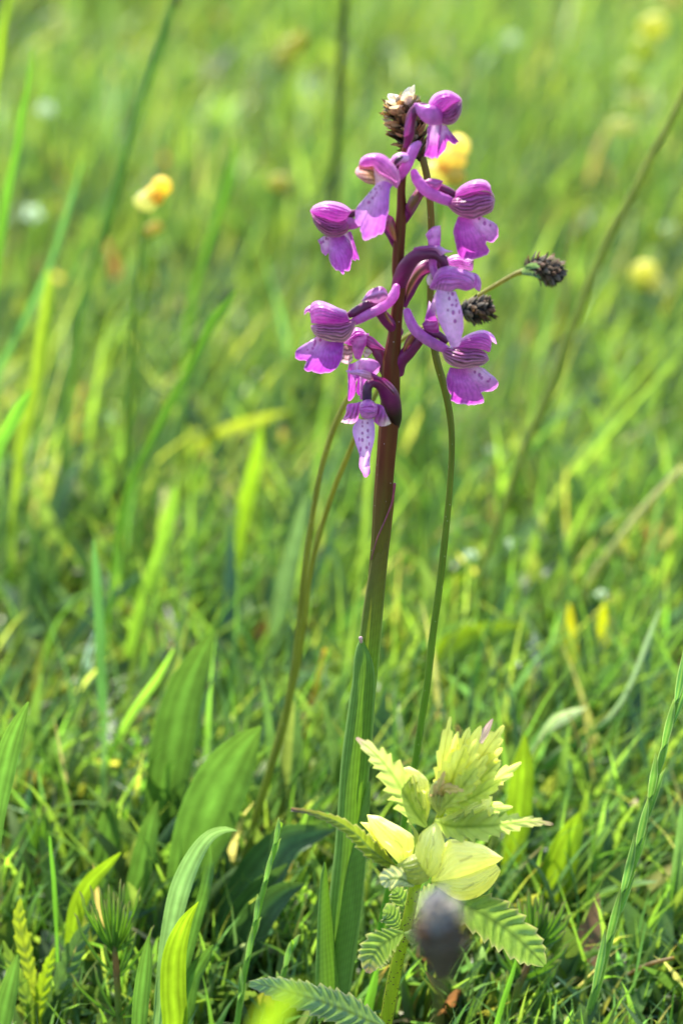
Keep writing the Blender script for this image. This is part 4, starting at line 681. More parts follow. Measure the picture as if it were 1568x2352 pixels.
for i, ((x, y), te, dy, hw) in enumerate(tips):
    bx, by = 850 + (x - 850) * .12, 590 - (590 - y) * .1
    mx, my = bx + (x - bx) * .5 + (y - 330) * .06, by + (y - by) * .45
    q = max(0, min(1, (430 - y) / 330)); aa = sc(176, 200, 84) * (1 - q) + sc(228, 226, 92) * q; bb = sc(214, 222, 124) * (1 - q) + sc(244, 238, 120) * q
    if i == 4: aa, bb = sc(130, 130, 110), sc(170, 140, 140)
    bract(C6, [(bx, by, 0, 20), (bx * .6 + mx * .4, by * .6 + my * .4, -.1, hw), (mx, my, -.15, hw * 1.15), (mx * .45 + x * .55, my * .45 + y * .55, -.1, hw * .85), (mx * .2 + x * .8, my * .2 + y * .8, -.05, hw * .5), (x, y, 0, 4)], dy - .15, te, a=aa, b=bb, seed=i + 3, amp=.42, tilt=.2 * math.sin(i * 2.1))
bract(C6, [(880, 520, -.4, 30), (880, 470, -.7, 36), (930, 465, -.9, 26), (985, 475, -1.0, 5)], -.2, 4, a=sc(196, 180, 50), b=sc(222, 190, 150), edge=sc(180, 120, 130), seed=44)
bract(C6, [(840, 560, -.3, 30), (850, 500, -.5, 44), (862, 440, -.7, 26), (885, 372, -.8, 4)], -.2, 4, a=sc(150, 170, 80), b=sc(190, 150, 120), seed=45)

M_needle = mat('needle_leaf', .25, (1.6, 1.6, .7), .4, .5, .2, 300)
# ------------------------------------------------------------------ bedstraw-like whorled plants
BS = sc(62, 102, 48); BSL = sc(100, 140, 34)
def whorled(label, cv, stem, whorls, Y, seed=0, blur=False, hw=7.5):
    R = random.Random(seed); sp = down(conv(cv, stem), Y, 4)
    o = thing('bedstraw', label, 'bedstraw', rootloc(sp, Y), group='bedstraw shoots with whorled needle leaves')
    mk('stem', *tube(D, sp, Y, n=40, seg=10, color=lambda t, an: mixc(np.broadcast_to(sc(110, 134, 62), t.shape + (3,)), sc(132, 84, 76), .7 * np.exp(-((t - .35) / .2) ** 2)), wob=.06), M_stalk, o)
    for (nx, ny), tp in whorls:
        for i, (tx, ty) in enumerate(tp):
            dz = R.uniform(-.5, .5); ln = math.hypot(tx - nx, ty - ny); bow = (tx - nx) * .12
            mid = [(nx, ny, 0, hw * .6), (nx * .7 + tx * .3 + bow, ny * .7 + ty * .3, dz * .4, hw * 1.1), (nx * .3 + tx * .7 + bow, ny * .3 + ty * .7, dz * .8, hw * 1.15), (nx * .08 + tx * .92, ny * .08 + ty * .92, dz, hw * .8), (tx, ty, dz, 1.5)]
            k = R.random(); C = BS * (1 - k * .5) + BSL * k * .5
            mk('leaf', *leaf(cv, mid, Y, n=16, nv=5, base=C, tip=sc(130, 110, 110), curl=-.7, vein=BSL * 1.1, seed=i), M_needle, o)
    return o
whorled('dark green bedstraw shoot with whorls of needle leaves, at the lower left of the meadow', C7, [(596, 640, 0, 12), (600, 760, 0, 17), (606, 850, 0, 19), (614, 960, 0, 19), (620, 1080, 0, 20), (630, 1180, 0, 20)],
        [((598, 800), [(415, 475), (470, 445), (520, 455), (568, 440), (595, 480), (632, 410), (650, 435), (735, 455), (680, 525), (440, 550), (470, 540), (578, 585), (655, 545), (715, 690), (700, 610), (545, 520), (620, 505), (500, 560), (560, 520), (640, 520)]),
         ((610, 935), [(388, 590), (808, 655), (545, 755), (716, 690), (690, 620)]), ((615, 1140), [(365, 905), (490, 860), (500, 1040), (672, 1060), (740, 960), (810, 800), (760, 1120)])], .8, 1)
whorled('dark green bedstraw shoot with needle leaves, under the toothed leaf right of the rattle', C8, [(450, 1560, .2, 16), (430, 1680, .1, 22), (380, 1850, 0, 26), (330, 1960, 0, 30), (300, 2080, 0, 30), (260, 2230, 0, 30)],
        [((430, 1700), [(265, 1340), (315, 1310), (400, 1230), (455, 1290), (505, 1280), (550, 1340), (684, 1325), (655, 1385), (650, 1440), (724, 1430), (684, 1555), (500, 1420), (370, 1350), (330, 1490), (600, 1400), (470, 1400), (545, 1420), (530, 1480)]),
         ((345, 1930), [(150, 1700), (240, 1850), (270, 1650), (645, 1770), (592, 1730), (712, 1650), (300, 1700), (200, 1600)]), ((255, 2210), [(115, 1860), (240, 1850), (775, 1900), (545, 2145), (60, 1990), (200, 1880), (650, 1775)])], 1.5, 2, hw=17)
whorled('blurred green bedstraw shoot with whorls of narrow leaves, behind the one beside the rattle', C8, [(880, 1400, 0, 12), (870, 1560, 0, 20), (850, 1800, 0, 24), (830, 2100, 0, 24), (820, 2250, 0, 24)],
        [((870, 1560), [(760, 1200), (820, 1120), (880, 1100), (950, 1130), (1010, 1220), (720, 1300), (1060, 1330), (840, 1180), (920, 1190), (790, 1250), (980, 1280), (860, 1160)]), ((850, 1800), [(700, 1450), (1020, 1480), (760, 1500), (960, 1440), (690, 1600), (1040, 1600)]), ((835, 2080), [(640, 1780), (1030, 1800), (720, 1850), (960, 1830), (620, 1950)])], 9, 3, hw=22)
whorled('small blurred bedstraw shoot left of the two broad plantain leaves', D, [(92, 1900, 0, 3), (90, 1960, 0, 5), (85, 2060, 0, 6), (80, 2150, 0, 6)],
        [((90, 1960), [(60, 1870), (80, 1850), (105, 1850), (125, 1880), (50, 1900), (135, 1910)]), ((85, 2050), [(30, 1960), (140, 1960), (50, 1950), (120, 1950)]), ((80, 2140), [(20, 2070), (140, 2060), (50, 2050)])], 8, 4, hw=6)

# ------------------------------------------------------------------ slender flax-like stems with leaves pressed to them
def flax(label, cv, stem, Y, n, ln, hw, seed=0, darktip=False):
    R = random.Random(seed); s = conv(cv, stem); sp = down(s[::-1], Y, -10)[::-1]
    o = thing('flax', label, 'flax stem', rootloc(s[::-1], Y), group='slender flax stems')
    mk('stem', *tube(D, sp, Y, n=60, seg=10, color=sc(120, 160, 70)), M_stalk, o)
    Q = cr(np.array(s), 200)
    for i in range(n):
        k = int((i + .3) / n * 190); p = Q[k]; T = Q[min(k + 3, 199)] - Q[max(k - 3, 0)]; T = T / (np.hypot(T[0], T[1]) + 1e-6); N = np.array([-T[1], T[0]])
        sd_ = [1, -1, .3, -.4][i % 4] * R.uniform(.8, 1.1); L = ln * R.uniform(.85, 1.15) * (.75 + .25 * (1 - i / n))
        off = lambda a, b: (p[0] + T[0] * L * a + N[0] * hw * b * sd_, p[1] + T[1] * L * a + N[1] * hw * b * sd_)
        dz = -.12 * (1 if i % 2 else -.6); tip = sc(60, 40, 50) if darktip and i < n * .45 else sc(130, 150, 90)
        mk('leaf', *leaf(D, [(*off(0, .1), 0, hw * .3), (*off(.25, .35), dz, hw * .85), (*off(.55, .7), dz * 1.4, hw), (*off(.85, 1.3), dz, hw * .55), (*off(1, 1.9), dz, .6)], Y, n=22, nv=7, base=mixc(sc(92, 140, 62), sc(72, 124, 74), np.array(R.random())), tip=tip, edge=sc(150, 180, 120), vein=sc(116, 156, 80), curl=-.5, seed=i), M_leaf, o)
    return o
flax('slender bright green flax stem with leaves pressed to it, left of the orchid base', C7, [(1235, 1200, 0, 18), (1262, 1000, 0, 17), (1300, 800, 0, 16), (1350, 580, 0, 15), (1395, 400, 0, 14), (1440, 230, 0, 13), (1470, 120, 0, 10)], -.2, 10, 88, 5.6, 1)
flax('tall green flax stem with dark-tipped leaves leaning across the right-hand edge', C8, [(830, 2300, 0, 30), (870, 2120, 0, 30), (930, 1900, 0, 28), (1000, 1650, 0, 28), (1090, 1350, 0, 28), (1180, 1080, 0, 28), (1250, 820, 0, 26), (1330, 520, 0, 24), (1400, 250, 0, 22), (1470, 0, 0, 20), (1560, -320, 0, 18), (1640, -600, 0, 14)], -.3, 15, 150, 9.0, 2, True)
flax('short green flax tip standing just left of the orchid leaf base', C7, [(1445, 1150, 0, 16), (1462, 1000, 0, 15), (1490, 880, 0, 14), (1515, 790, 0, 12), (1530, 735, 0, 8)], .3, 5, 66, 6.5, 3)

# ------------------------------------------------------------------ broad plantain leaves
LB = sc(82, 122, 52); LBD = sc(66, 104, 54); LBY = sc(132, 168, 36); LBW = sc(120, 160, 104)
def rosette(label, leaves, cat='plantain leaves', name='plantain_rosette', group=None):
    mids, Y0 = leaves[0][0], leaves[0][1]
    o = thing(name, label, cat, rootloc(mids, Y0), group=group)
    for i, (mid, Y, c, kw) in enumerate(leaves):
        k = dict(n=50, nv=11, base=c, tip=c * .9 + sc(150, 130, 40) * .06, vein=c * 1.25, nvein=5, ribs=.03, curl=-.35, wav=.07, seed=i); k.update(kw)
        addleaf(o, mid, Y, **k)
    return o
rosette('two broad dark green plantain leaves standing upright left of the long arching stalk', [
    ([(492, 1448, 0, 3), (462, 1505, 0, 26), (425, 1590, 0, 42), (400, 1700, 0, 50), (378, 1820, 0, 46), (352, 1950, 0, 36), (330, 2080, 0, 26), (318, 2180, 0, 18)], 9, LB * .9, dict(tilt=.3)),
    ([(600, 1668, 0, 3), (565, 1710, 0, 34), (520, 1780, 0, 60), (475, 1880, 0, 66), (440, 1980, 0, 54), (415, 2090, 0, 36), (400, 2200, 0, 22)], 6, LB * 1.05, dict(tilt=.45)),
    ([(395, 1640, 0, 3), (370, 1720, 0, 26), (330, 1850, 0, 34), (300, 1980, 0, 26), (290, 2100, 0, 18)], 12, LBD, {})])
rosette('pair of narrow backlit plantain leaves behind the left bedstraw shoot', [
    ([(278, 1958, 0, 2), (250, 1985, 0, 11), (210, 2025, 0, 18), (180, 2080, 0, 20), (165, 2160, 0, 16)], 3.5, LBY * .85, dict(tilt=.3)),
    ([(262, 1835, 0, 3), (252, 1880, 0, 22), (246, 1950, 0, 28), (240, 2030, 0, 26), (236, 2110, 0, 20)], 7, LB * .9, {}),
    ([(362, 1840, 0, 3), (345, 1900, 0, 20), (325, 1990, 0, 26), (300, 2100, 0, 20)], 5.5, LB, {})])
rosette('pale arching plantain leaf and a bright yellow-green one in front, left of the flax stem', [
    ([(395, 2440, -.5, 20), (402, 2352, -.5, 29), (398, 2270, -.5, 30), (402, 2190, -.5, 27), (425, 2120, -.5, 16), (456, 2071, -.5, 1)][::-1], -1, LBY, dict(tilt=.5, ribs=.05)),
    ([(545, 1908, 1.5, 1), (515, 1906, 1.5, 8), (480, 1922, 1.4, 14), (445, 1970, 1.2, 20), (415, 2040, 1, 24), (395, 2120, .9, 22), (378, 2220, .8, 17), (366, 2352, .6, 14)], -1, LBW, dict(tilt=.6)),
    ([(482, 1925, 2.2, 2), (484, 1980, 2.2, 9), (472, 2040, 2, 13), (450, 2120, 2, 13), (430, 2200, 2, 12)], -1, LB * 1.1, {}),
    ([(490, 2170, 1.8, 2), (470, 2200, 1.8, 14), (440, 2250, 1.8, 20), (425, 2330, 1.8, 18)], -1, LB * 1.05, {})])
rosette('broad dark plantain leaf arching low behind the orchid leaves', [
    ([(770, 1905, 0, 3), (720, 1915, 0, 22), (660, 1935, 0, 40), (610, 1990, 0, 52), (560, 2070, 0, 50), (520, 2170, 0, 34)], 5, LBD, dict(tilt=-.6)),
    ([(700, 2030, 0, 3), (650, 2050, 0, 24), (590, 2110, 0, 40), (550, 2200, 0, 36)], 3.5, LBD * .8, dict(tilt=-.4)),
    ([(660, 1985, 0, 3), (600, 2040, 0, 24), (540, 2130, 0, 34), (500, 2230, 0, 26)], 4, LBD * .9, {})])
rosette('bright green plantain leaf tip entering at the left edge above the bedstraw', [
    ([(66, 1612, 0, 2), (48, 1650, 0, 14), (25, 1710, 0, 24), (5, 1790, 0, 27), (-10, 1880, 0, 22), (-20, 2000, 0, 16)], 1.2, LB * 1.25, dict(tilt=.4))])
rosette('soft-edged light green leaf tips close to the lens at the lower left corner', [
    ([(42, 2192, 0, 3), (30, 2240, 0, 16), (10, 2320, 0, 24), (-5, 2420, 0, 20)], -7, LB * 1.1, {}),
    ([(342, 2152, 0, 3), (335, 2210, 0, 15), (325, 2290, 0, 19), (318, 2380, 0, 16)], -5, LB * 1.1, {})])
rosette('very blurred yellow-green leaf close to the lens over the lowest toothed leaf', [
    ([(705, 2268, 0, 4), (660, 2300, 0, 26), (625, 2350, 0, 36), (600, 2440, 0, 34)], -30, sc(150, 190, 40), {})])
rosette('two broad yellow-green backlit plantain leaves right of the yellow rattle', [
    ([(1330, 1866, 0, 3), (1318, 1900, 0, 22), (1298, 1950, 0, 34), (1278, 2010, 0, 40), (1262, 2090, 0, 34), (1250, 2180, 0, 22)], 6, LBY * .95, dict(tilt=-.2)),
    ([(1205, 1690, 0, 3), (1200, 1760, 0, 24), (1192, 1850, 0, 30), (1180, 1950, 0, 27), (1162, 2050, 0, 15), (1150, 2150, 0, 10)], 7, LBY * .9, dict(tilt=-.2)),
    ([(1115, 2125, 0, 3), (1105, 2180, 0, 16), (1098, 2260, 0, 18), (1092, 2340, 0, 16)], 4.5, LBD * 1.1, {})])
rosette('broad blurred green leaves slanting to the right behind the curved stalk', [
    ([(1088, 1318, 0, 3), (1045, 1350, 0, 24), (990, 1410, 0, 34), (930, 1490, 0, 34), (880, 1570, 0, 26)], 22, LBY * .75, dict(tilt=-.4)),
    ([(1205, 1438, 0, 3), (1140, 1450, 0, 24), (1060, 1480, 0, 36), (980, 1540, 0, 32), (900, 1620, 0, 22)], 18, LBY * .7, dict(tilt=-.4)),
    ([(1170, 1250, 0, 3), (1130, 1290, 0, 12), (1060, 1370, 0, 16), (960, 1490, 0, 18)], 26, LBW * .8, {})])
rosette('blurred upright yellow leaves in the sun, middle right of the meadow', [
    ([(1388, 1378, 0, 3), (1384, 1430, 0, 14), (1386, 1500, 0, 18), (1388, 1570, 0, 12)], 20, sc(190, 200, 30), {}),
    ([(1306, 1385, 0, 3), (1308, 1420, 0, 10), (1312, 1470, 0, 12), (1318, 1520, 0, 8)], 20, sc(196, 196, 40), {}),
    ([(1392, 1570, 0, 3), (1388, 1620, 0, 17), (1386, 1690, 0, 22), (1384, 1760, 0, 14)], 17, sc(176, 196, 30), {})])
rosette('shaded blue-green leaf standing between the two stalks in the blurred middle ground', [
    ([(700, 1130, 0, 3), (690, 1200, 0, 14), (660, 1320, 0, 22), (640, 1420, 0, 20)], 20, LBW * .7, {}),
    ([(560, 1660, 0, 3), (570, 1710, 0, 12), (550, 1800, 0, 16)], 14, LBD, {})])
# toothed seedling, lower left
sp_ = thing('rattle_seedling', 'young toothed rattle shoot with yellow-green leaves in the lower left corner', 'seedling', rootloc([(85, 2330, 0, 4)], 2))
for i, (mid, c) in enumerate([([(48, 2062, 0, 2), (45, 2110, 0, 16), (60, 2190, 0, 20), (85, 2300, 0, 8)], sc(150, 170, 50)), ([(126, 2176, 0, 2), (112, 2220, 0, 14), (95, 2290, 0, 18), (85, 2370, 0, 8)], sc(150, 180, 40)), ([(8, 2160, 0, 2), (30, 2220, 0, 16), (60, 2290, 0, 18), (85, 2370, 0, 8)], sc(120, 150, 60)),
      ([(205, 2120, .3, 2), (180, 2165, .2, 22), (145, 2250, .1, 28), (100, 2350, 0, 10)], sc(88, 122, 70)), ([(215, 2325, -.3, 2), (170, 2325, -.2, 16), (120, 2345, -.1, 20), (90, 2380, 0, 8)], sc(110, 144, 80)), ([(190, 2270, 0, 2), (150, 2290, 0, 16), (110, 2340, 0, 16), (90, 2380, 0, 8)], sc(96, 130, 74))]):
    mk('leaf', *leaf(D, mid[::-1], 2, n=72, nv=11, teeth=8, amp=.25, base=c, vein=c * .7, sidev=.2, fold=-.3, seed=i), M_rattle, sp_)
mk('stem', *tube(D, down([(85, 2300, 0, 5), (86, 2370, 0, 6)], 2), 2, n=12, seg=8, color=sc(120, 140, 60)), M_stalk, sp_)

# ------------------------------------------------------------------ single blades and stalks one can tell apart in the blur
def blade(label, mid, Y, c, **k):
    l = down(mid, Y, k.pop('dx', 0), mid[-1][3] * .7)
    gl = k.pop('group', None); nm = k.pop('nm', 'tall_grass'); ct = k.pop('cat', 'grass blade'); m = k.pop('m', M_grass)
    o = mk(nm, *leaf(D, l[::-1], Y, n=60, nv=5, base=c, fold=-.4, vein=c * .8, **k), m)
    o['label'] = label; o['category'] = ct; o['kind'] = 'thing'
    if gl: o['group'] = gl
    return o
def stalk(label, pts, Y, a, b, dx=0, nm='grass_stalk', cat='grass stalk', panicle=None):
    sp = down(pts, Y, dx); o = thing(nm, label, cat, rootloc(pts, Y))
    mk('stem', *tube(D, sp, Y, n=60, seg=8, color=stalkc(a, b)), M_stalk, o)
    if panicle:
        for i, (x, y) in enumerate(panicle):
            mk('spikelet', *tube(D, [(x, y, 0, 2), (x + 3, y + 12, 0, 7), (x + 2, y + 28, 0, 3)], Y, n=8, seg=8, color=sc(110, 80, 70), cap=True), M_stalk, o)
    return o
GB = sc(84, 128, 48); GBB = sc(80, 124, 78); GBY = sc(140, 172, 44)
stalk('long blurred grass stem slanting from the top edge down past the yellow flower', [(402, -20, 0, 5), (385, 45, 0, 10), (365, 110, 0, 11), (338, 190, 0, 7), (310, 270, 0, 7), (290, 340, 0, 8), (272, 410, 0, 10), (250, 490, 0, 11), (225, 570, 0, 9), (200, 650, 0, 8), (180, 740, 0, 9), (165, 830, 0, 9), (150, 930, 0, 8)], 31, sc(110, 150, 66), sc(120, 156, 70), 10, panicle=[(402, -14)])
blade('dark green grass blade down the upper left edge', [(74, 110, 0, 2), (68, 180, 0, 5), (52, 260, 0, 8), (38, 350, 0, 9), (20, 430, 0, 10), (5, 520, 0, 11), (-10, 620, 0, 11), (-20, 740, 0, 10)], 22, GB * .9)
blade('pale grass blade crossing the very top left corner', [(28, -30, 0, 3), (14, 40, 0, 5), (2, 120, 0, 6), (-12, 220, 0, 6)], 30, GBY * .7)
blade('dark slanted grass blade with a pointed tip left of the lower left flowers', [(543, 665, 0, 2), (520, 700, 0, 9), (488, 740, 0, 12), (460, 800, 0, 8), (430, 860, 0, 8), (390, 930, 0, 9), (350, 1010, 0, 8), (310, 1090, 0, 8), (280, 1180, 0, 7)], 19, GB * .5)
blade('blurred upright grass blade right of the yellow flower', [(538, 310, 0, 2), (535, 370, 0, 9), (520, 440, 0, 12), (495, 510, 0, 8), (470, 590, 0, 7), (440, 700, 0, 7)], 36, GB * .6)
blade('bright yellow-green dead-straight leaf lying across left of the stalks', [(660, 945, 0, 2), (600, 965, 0, 12), (540, 985, 0, 17), (470, 1020, 0, 17), (400, 1050, 0, 13), (340, 1075, 0, 9)], 37, sc(170, 186, 60), m=M_leaf, dx=-60)
blade('bright backlit grass blade rising at the left edge beside darker ones', [(110, 620, 0, 3), (112, 690, 0, 13), (100, 770, 0, 17), (88, 850, 0, 15), (70, 930, 0, 14), (50, 1020, 0, 12)], 26, sc(140, 170, 50), m=M_leaf)
blade('green grass blade curving from the left edge at half height', [(72, 895, 0, 2), (50, 930, 0, 12), (20, 985, 0, 15), (0, 1020, 0, 14), (-20, 1090, 0, 12)], 15, GB * 1.15)
blade('long thin green blade from the left edge to the pale straw', [(190, 370, 0, 2), (160, 470, 0, 5), (110, 620, 0, 6), (60, 730, 0, 7), (15, 820, 0, 8), (-15, 880, 0, 8)], 28, GBB)
stalk('tall brown-green stalk slanting up to the right edge', [(1580, 190, 0, 7), (1545, 265, 0, 8), (1500, 350, 0, 9), (1455, 440, 0, 10), (1410, 520, 0, 10), (1370, 610, 0, 10.5), (1335, 700, 0, 10.5), (1300, 790, 0, 10.5), (1270, 880, 0, 10.5), (1225, 980, 0, 10), (1190, 1070, 0, 9), (1155, 1170, 0, 9), (1130, 1240, 0, 9)], 22, sc(140, 150, 66), sc(124, 140, 62), -30)
stalk('vertical dim stalk left of the dry plantain head', [(792, -20, 0, 8), (785, 100, 0, 9), (778, 250, 0, 9), (768, 400, 0, 9), (762, 500, 0, 9), (750, 620, 0, 8)], 40, sc(76, 92, 44), sc(80, 104, 44), -20)
stalk('pale bent straw crossing the right side of the meadow', [(1568, 1070, 0, 5), (1530, 1110, 0, 7), (1480, 1165, 0, 8), (1440, 1215, 0, 9), (1420, 1240, 0, 8)], 24, sc(190, 190, 140), sc(160, 170, 110), -40, 'straw', 'straw')
blade('whitish dry blade lying in the shade at the left', [(105, 1055, 0, 3), (140, 1085, 0, 8), (180, 1120, 0, 9), (215, 1150, 0, 6)], 33, sc(150, 160, 140), m=M_leaf, dx=20, nm='straw', cat='straw')
blade('bluish-grey thin blade leaning over at the middle right', [(1515, 1398, 0, 2), (1490, 1460, 0, 5), (1460, 1540, 0, 5), (1420, 1620, 0, 5), (1350, 1690, 0, 4), (1270, 1730, 0, 4)], 12, sc(110, 130, 120))
blade('light green upright blade in the middle of the blurred turf left of the stalks', [(405, 1120, 0, 4), (392, 1180, 0, 13), (370, 1260, 0, 14), (340, 1340, 0, 14), (310, 1440, 0, 12)], 20, sc(130, 176, 60), m=M_leaf)
blade('upright light blade under the lying yellow leaf', [(600, 975, 0, 3), (592, 1040, 0, 13), (575, 1110, 0, 17), (560, 1190, 0, 14)], 26, sc(140, 180, 40), m=M_leaf)
blade('long green blade in front of the blurred turf, far left centre', [(215, 1240, 0, 2), (222, 1320, 0, 9), (228, 1420, 0, 11), (232, 1520, 0, 11), (238, 1650, 0, 9)], 13, GBB * .8)
blade('light green slanting blade above the broad dark leaves', [(400, 1490, 0, 2), (360, 1560, 0, 8), (310, 1630, 0, 9), (270, 1700, 0, 8)], 12, sc(120, 160, 66))
blade('glossy pale green leaf tip right of the rattle top', [(1345, 1625, 0, 2), (1310, 1640, 0, 11), (1270, 1660, 0, 14), (1240, 1690, 0, 8)], 12, sc(170, 190, 160), m=M_leaf, dx=-10)
blade('tall blurred blade along the lower right edge', [(1566, 1850, 0, 4), (1558, 1950, 0, 11), (1548, 2060, 0, 15), (1540, 2160, 0, 15), (1535, 2260, 0, 13)], 5, sc(110, 150, 84), m=M_leaf)
blade('thin vertical green blade with an orange tip, left of the bedstraw whorls', [(115, 1920, 0, 2), (118, 1960, 0, 4), (124, 2020, 0, 5), (128, 2090, 0, 5)], 3, GB)
blade('narrow green blade rising beside the right bedstraw stem', [(1188, 2190, 0, 1), (1175, 2240, 0, 5), (1155, 2300, 0, 6), (1140, 2352, 0, 6)], 0, GB)
blade('small upright green blade between rattle stem and flax tip', [(868, 2210, 0, 1), (858, 2260, 0, 9), (846, 2310, 0, 11), (838, 2360, 0, 10)], .8, GB * .9)
stalk('brown dry twig lying across the lower right', [(1545, 2200, -2, 4), (1490, 2215, -1, 5), (1440, 2240, 0, 5), (1400, 2270, .5, 5), (1370, 2300, 1, 5)], 3, sc(150, 130, 100), sc(120, 100, 76), -10, 'twig', 'twig')
stalk('white bleached twig lying on the ground at the lower right corner', [(1560, 2345, 0, 6), (1480, 2325, 0, 8), (1380, 2305, 0, 8), (1290, 2290, 0, 8), (1230, 2285, 0, 6)], 5, sc(205, 195, 180), sc(190, 180, 165), -10, 'twig', 'twig')
blade('rust-brown dead leaf lying in the turf left of the arching stalk', [(645, 1400, 0, 3), (625, 1420, 0, 11), (600, 1450, 0, 12), (575, 1480, 0, 5)], 23.5, sc(130, 80, 46), m=M_dry, nm='dead_leaf', cat='dead leaf')
stalk('yellow-orange herb stem with small leaves right of the arching stalk', [(745, 1490, 0, 5), (735, 1540, 0, 6), (715, 1620, 0, 6), (690, 1700, 0, 6), (670, 1760, 0, 6)], 14, sc(170, 150, 50), sc(160, 100, 60), -10, 'herb', 'herb')
# red-tinged bits and pale leaf flakes
for i, (x, y, Y, c, l) in enumerate([(195, 1770, 14, (150, 90, 60), 'small orange-red dead leaf low at the left'), (870, 1230, 32, (150, 80, 50), 'reddish dead leaf just right of the orchid stem'), (1370, 860, 48, (170, 110, 60), 'reddish-brown leaf high in the blur at the right'), (120, 1190, 34, (190, 110, 40), 'orange dry tip in the turf at the left'), (1355, 1190, 33, (190, 140, 100), 'peach coloured dry tip above the white leaf at the right'), (640, 1060 + 700, 15, (160, 90, 70), 'dull red stem piece between the broad leaf and the arching stalk')]):
    blade(l, [(x, y - 18, 0, 2), (x - 2, y - 6, 0, 9), (x - 6, y + 10, 0, 9), (x - 10, y + 26, 0, 3)], Y, sc(*c), m=M_dry, nm='dead_leaf', cat='dead leaf')

# ------------------------------------------------------------------ blurred flowers behind, and flower shapes added for white glints
def ball(cv, x, y, dY, rx, ry, Y, c, c2=None, wr=0.0, seed=0, n=18):
    u = np.linspace(0, np.pi, n); v = np.linspace(0, 2 * np.pi, n, endpoint=False); U, V = np.meshgrid(u, v, indexing='ij')
    rr = 1 + wr * np.sin(U * 3 + seed) * np.cos(V * 5 + seed)
    G = np.stack([x + rx * np.sin(U) * np.cos(V) * rr, y - ry * np.cos(U) * rr, Y + dY + cv.r(min(rx, ry), Y) * np.sin(U) * np.sin(V) * rr], -1)
    C = mixc(np.broadcast_to(c, G.shape), c if c2 is None else c2, U / np.pi)
    return cv.w(G).reshape(-1, 3), grid_faces(n, n, True), C.reshape(-1, 3)
def far_flower(label, blobs, Y, x, y, name='yellow_rattle', cat='yellow flower', group=None):
    st_ = [(x, y, 0, 5), (x - 10, y + 120, 0, 5), (x - 25, y + 260, 0, 5)]
    o = thing(name, label, cat, rootloc(st_, Y), group=group)
    mk('stem', *tube(D, down(st_, Y, -10), Y, n=24, seg=8, color=sc(110, 140, 50)), M_stalk, o)
    for i, (bx, by, rx, ry, c) in enumerate(blobs):
        mk('petal' if i else 'calyx', *ball(D, bx, by, -.1 * i, rx, ry, Y, sc(*c), sc(*c) * .9, wr=.12, seed=i), M_calyx, o)
    return o
far_flower('blurred yellow and cream flower in the upper left', [(336, 462, 26, 22, (236, 236, 170)), (352, 445, 18, 18, (252, 236, 140)), (372, 428, 22, 22, (254, 232, 110)), (362, 452, 15, 17, (252, 214, 90))], 24, 330, 480)
far_flower('blurred yellow flower with orange centre directly behind the top orchid flowers', [(1000, 398, 38, 28, (232, 226, 150)), (1052, 336, 26, 26, (252, 238, 150)), (1035, 365, 36, 28, (252, 234, 140)), (1025, 385, 20, 16, (248, 206, 110)), (1045, 405, 24, 22, (232, 210, 110)), (985, 430, 24, 26, (206, 206, 90))], 24, 1010, 430)
far_flower('large pale yellow blurred blossom near the right edge at flower height', [(1478, 625, 30, 26, (226, 222, 120)), (1500, 650, 24, 20, (220, 216, 130)), (1460, 650, 18, 16, (200, 206, 100))], 44, 1480, 640)
far_flower('pale yellow blossom spike in the top right corner', [(1500, 60, 34, 28, (214, 214, 110)), (1480, 110, 30, 30, (196, 206, 100)), (1450, 170, 26, 30, (188, 200, 110)), (1465, 225, 34, 22, (204, 208, 140)), (1430, 290, 34, 16, (196, 200, 130))], 58, 1450, 290)
far_flower('small orange blurred blossom left of the top flower stem', [(640, 418, 26, 18, (190, 186, 100)), (655, 436, 18, 14, (180, 176, 90))], 50, 640, 430)
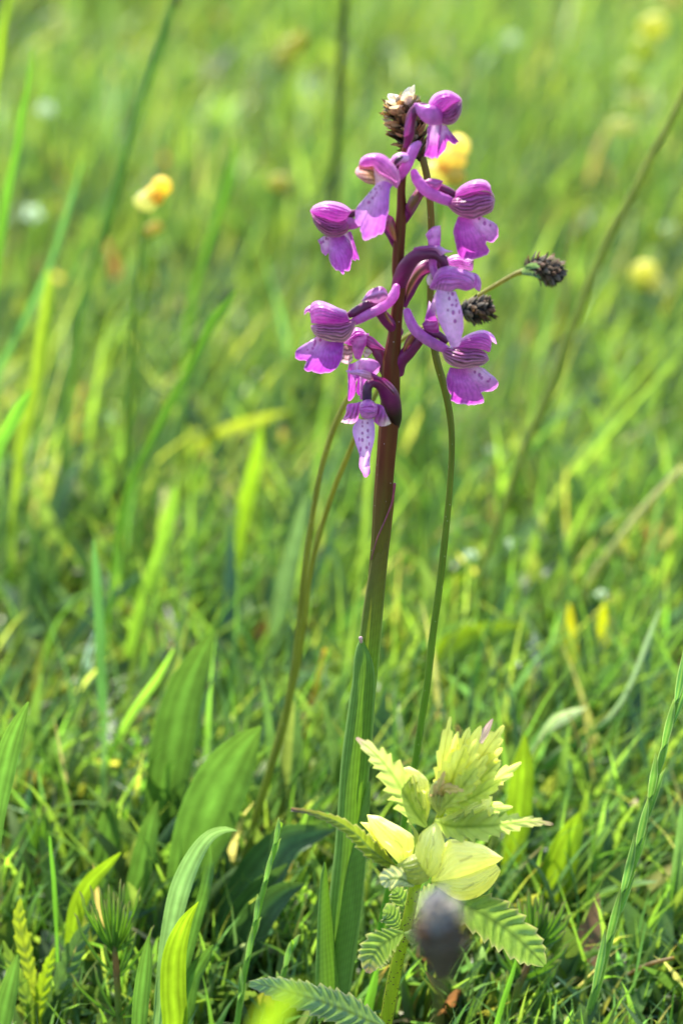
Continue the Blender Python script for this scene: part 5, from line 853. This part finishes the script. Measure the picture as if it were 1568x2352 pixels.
far_flower('dull orange blossom below the upper left yellow flower', [(345, 530, 16, 13, (196, 184, 100)), (360, 520, 13, 11, (200, 180, 80))], 34, 345, 530)
far_flower('soft orange-yellow blossom near the top centre', [(672, 108, 28, 22, (190, 190, 100)), (650, 135, 22, 18, (186, 186, 90)), (690, 90, 16, 16, (190, 180, 60))], 60, 665, 120)
far_flower('tiny bright yellow flower low at the right', [(1508, 2006, 9, 7, (226, 226, 20)), (1500, 2004, 6, 6, (210, 220, 40)), (1515, 2010, 7, 5, (220, 220, 30))], 10, 1508, 2012, 'small_flower')
for i, (x, y, r, Y, l) in enumerate([(1170, 90, 16, 84, 'round white blur high right of the top flower'), (1535, 525, 14, 60, 'white blur at the right edge level with the upper flowers'), (1525, 665, 15, 56, 'bluish white blur near the right edge beside the pale blossom'), (105, 250, 16, 62, 'pale blue-white blur in the upper left'), (75, 490, 20, 52, 'pale grey blur at the left below the dark blade'), (250, 960, 15, 40, 'white blur in the turf at mid left'), (1360, 1245, 13, 31, 'white leaf flash at the middle right'), (1380, 1365, 12, 22, 'small white flash above the yellow leaves'), (1160, 1250, 14, 24, 'pale flash right of the curved stalk'), (1080, 1275, 13, 24, 'cream flash beside the curved stalk'), (1125, 1035, 10, 36, 'small bright flash right of the lower right flower')]):
    r *= 1.3; st_ = [(x, y + r * .6, 0, 4), (x - 5, y + 80, 0, 4)]  # added flower shapes, their pale colour stands in for blurred light glints
    o = thing('glint_flower', 'small ' + l if not l.startswith('small') else l, 'small flower', rootloc(st_, Y), group='flower shapes added for white glints blurred in the meadow')
    mk('stem', *tube(D, down(st_, Y), Y, n=12, seg=6, color=sc(110, 140, 60)), M_stalk, o)
    for k in range(5):
        a = k * 1.2566 + i; mk('petal', *leaf(D, [(x, y, 0, 2), (x + r * .5 * math.cos(a), y + r * .4 * math.sin(a), -.02, r * .3), (x + r * math.cos(a), y + r * .8 * math.sin(a), -.05, r * .12)], Y, n=10, nv=5, base=sc(176, 196, 168), curl=-.3), M_calyx, o)
    mk('centre', *ball(D, x, y, 0, r * .2, r * .2, Y, sc(200, 190, 90)), M_calyx, o)
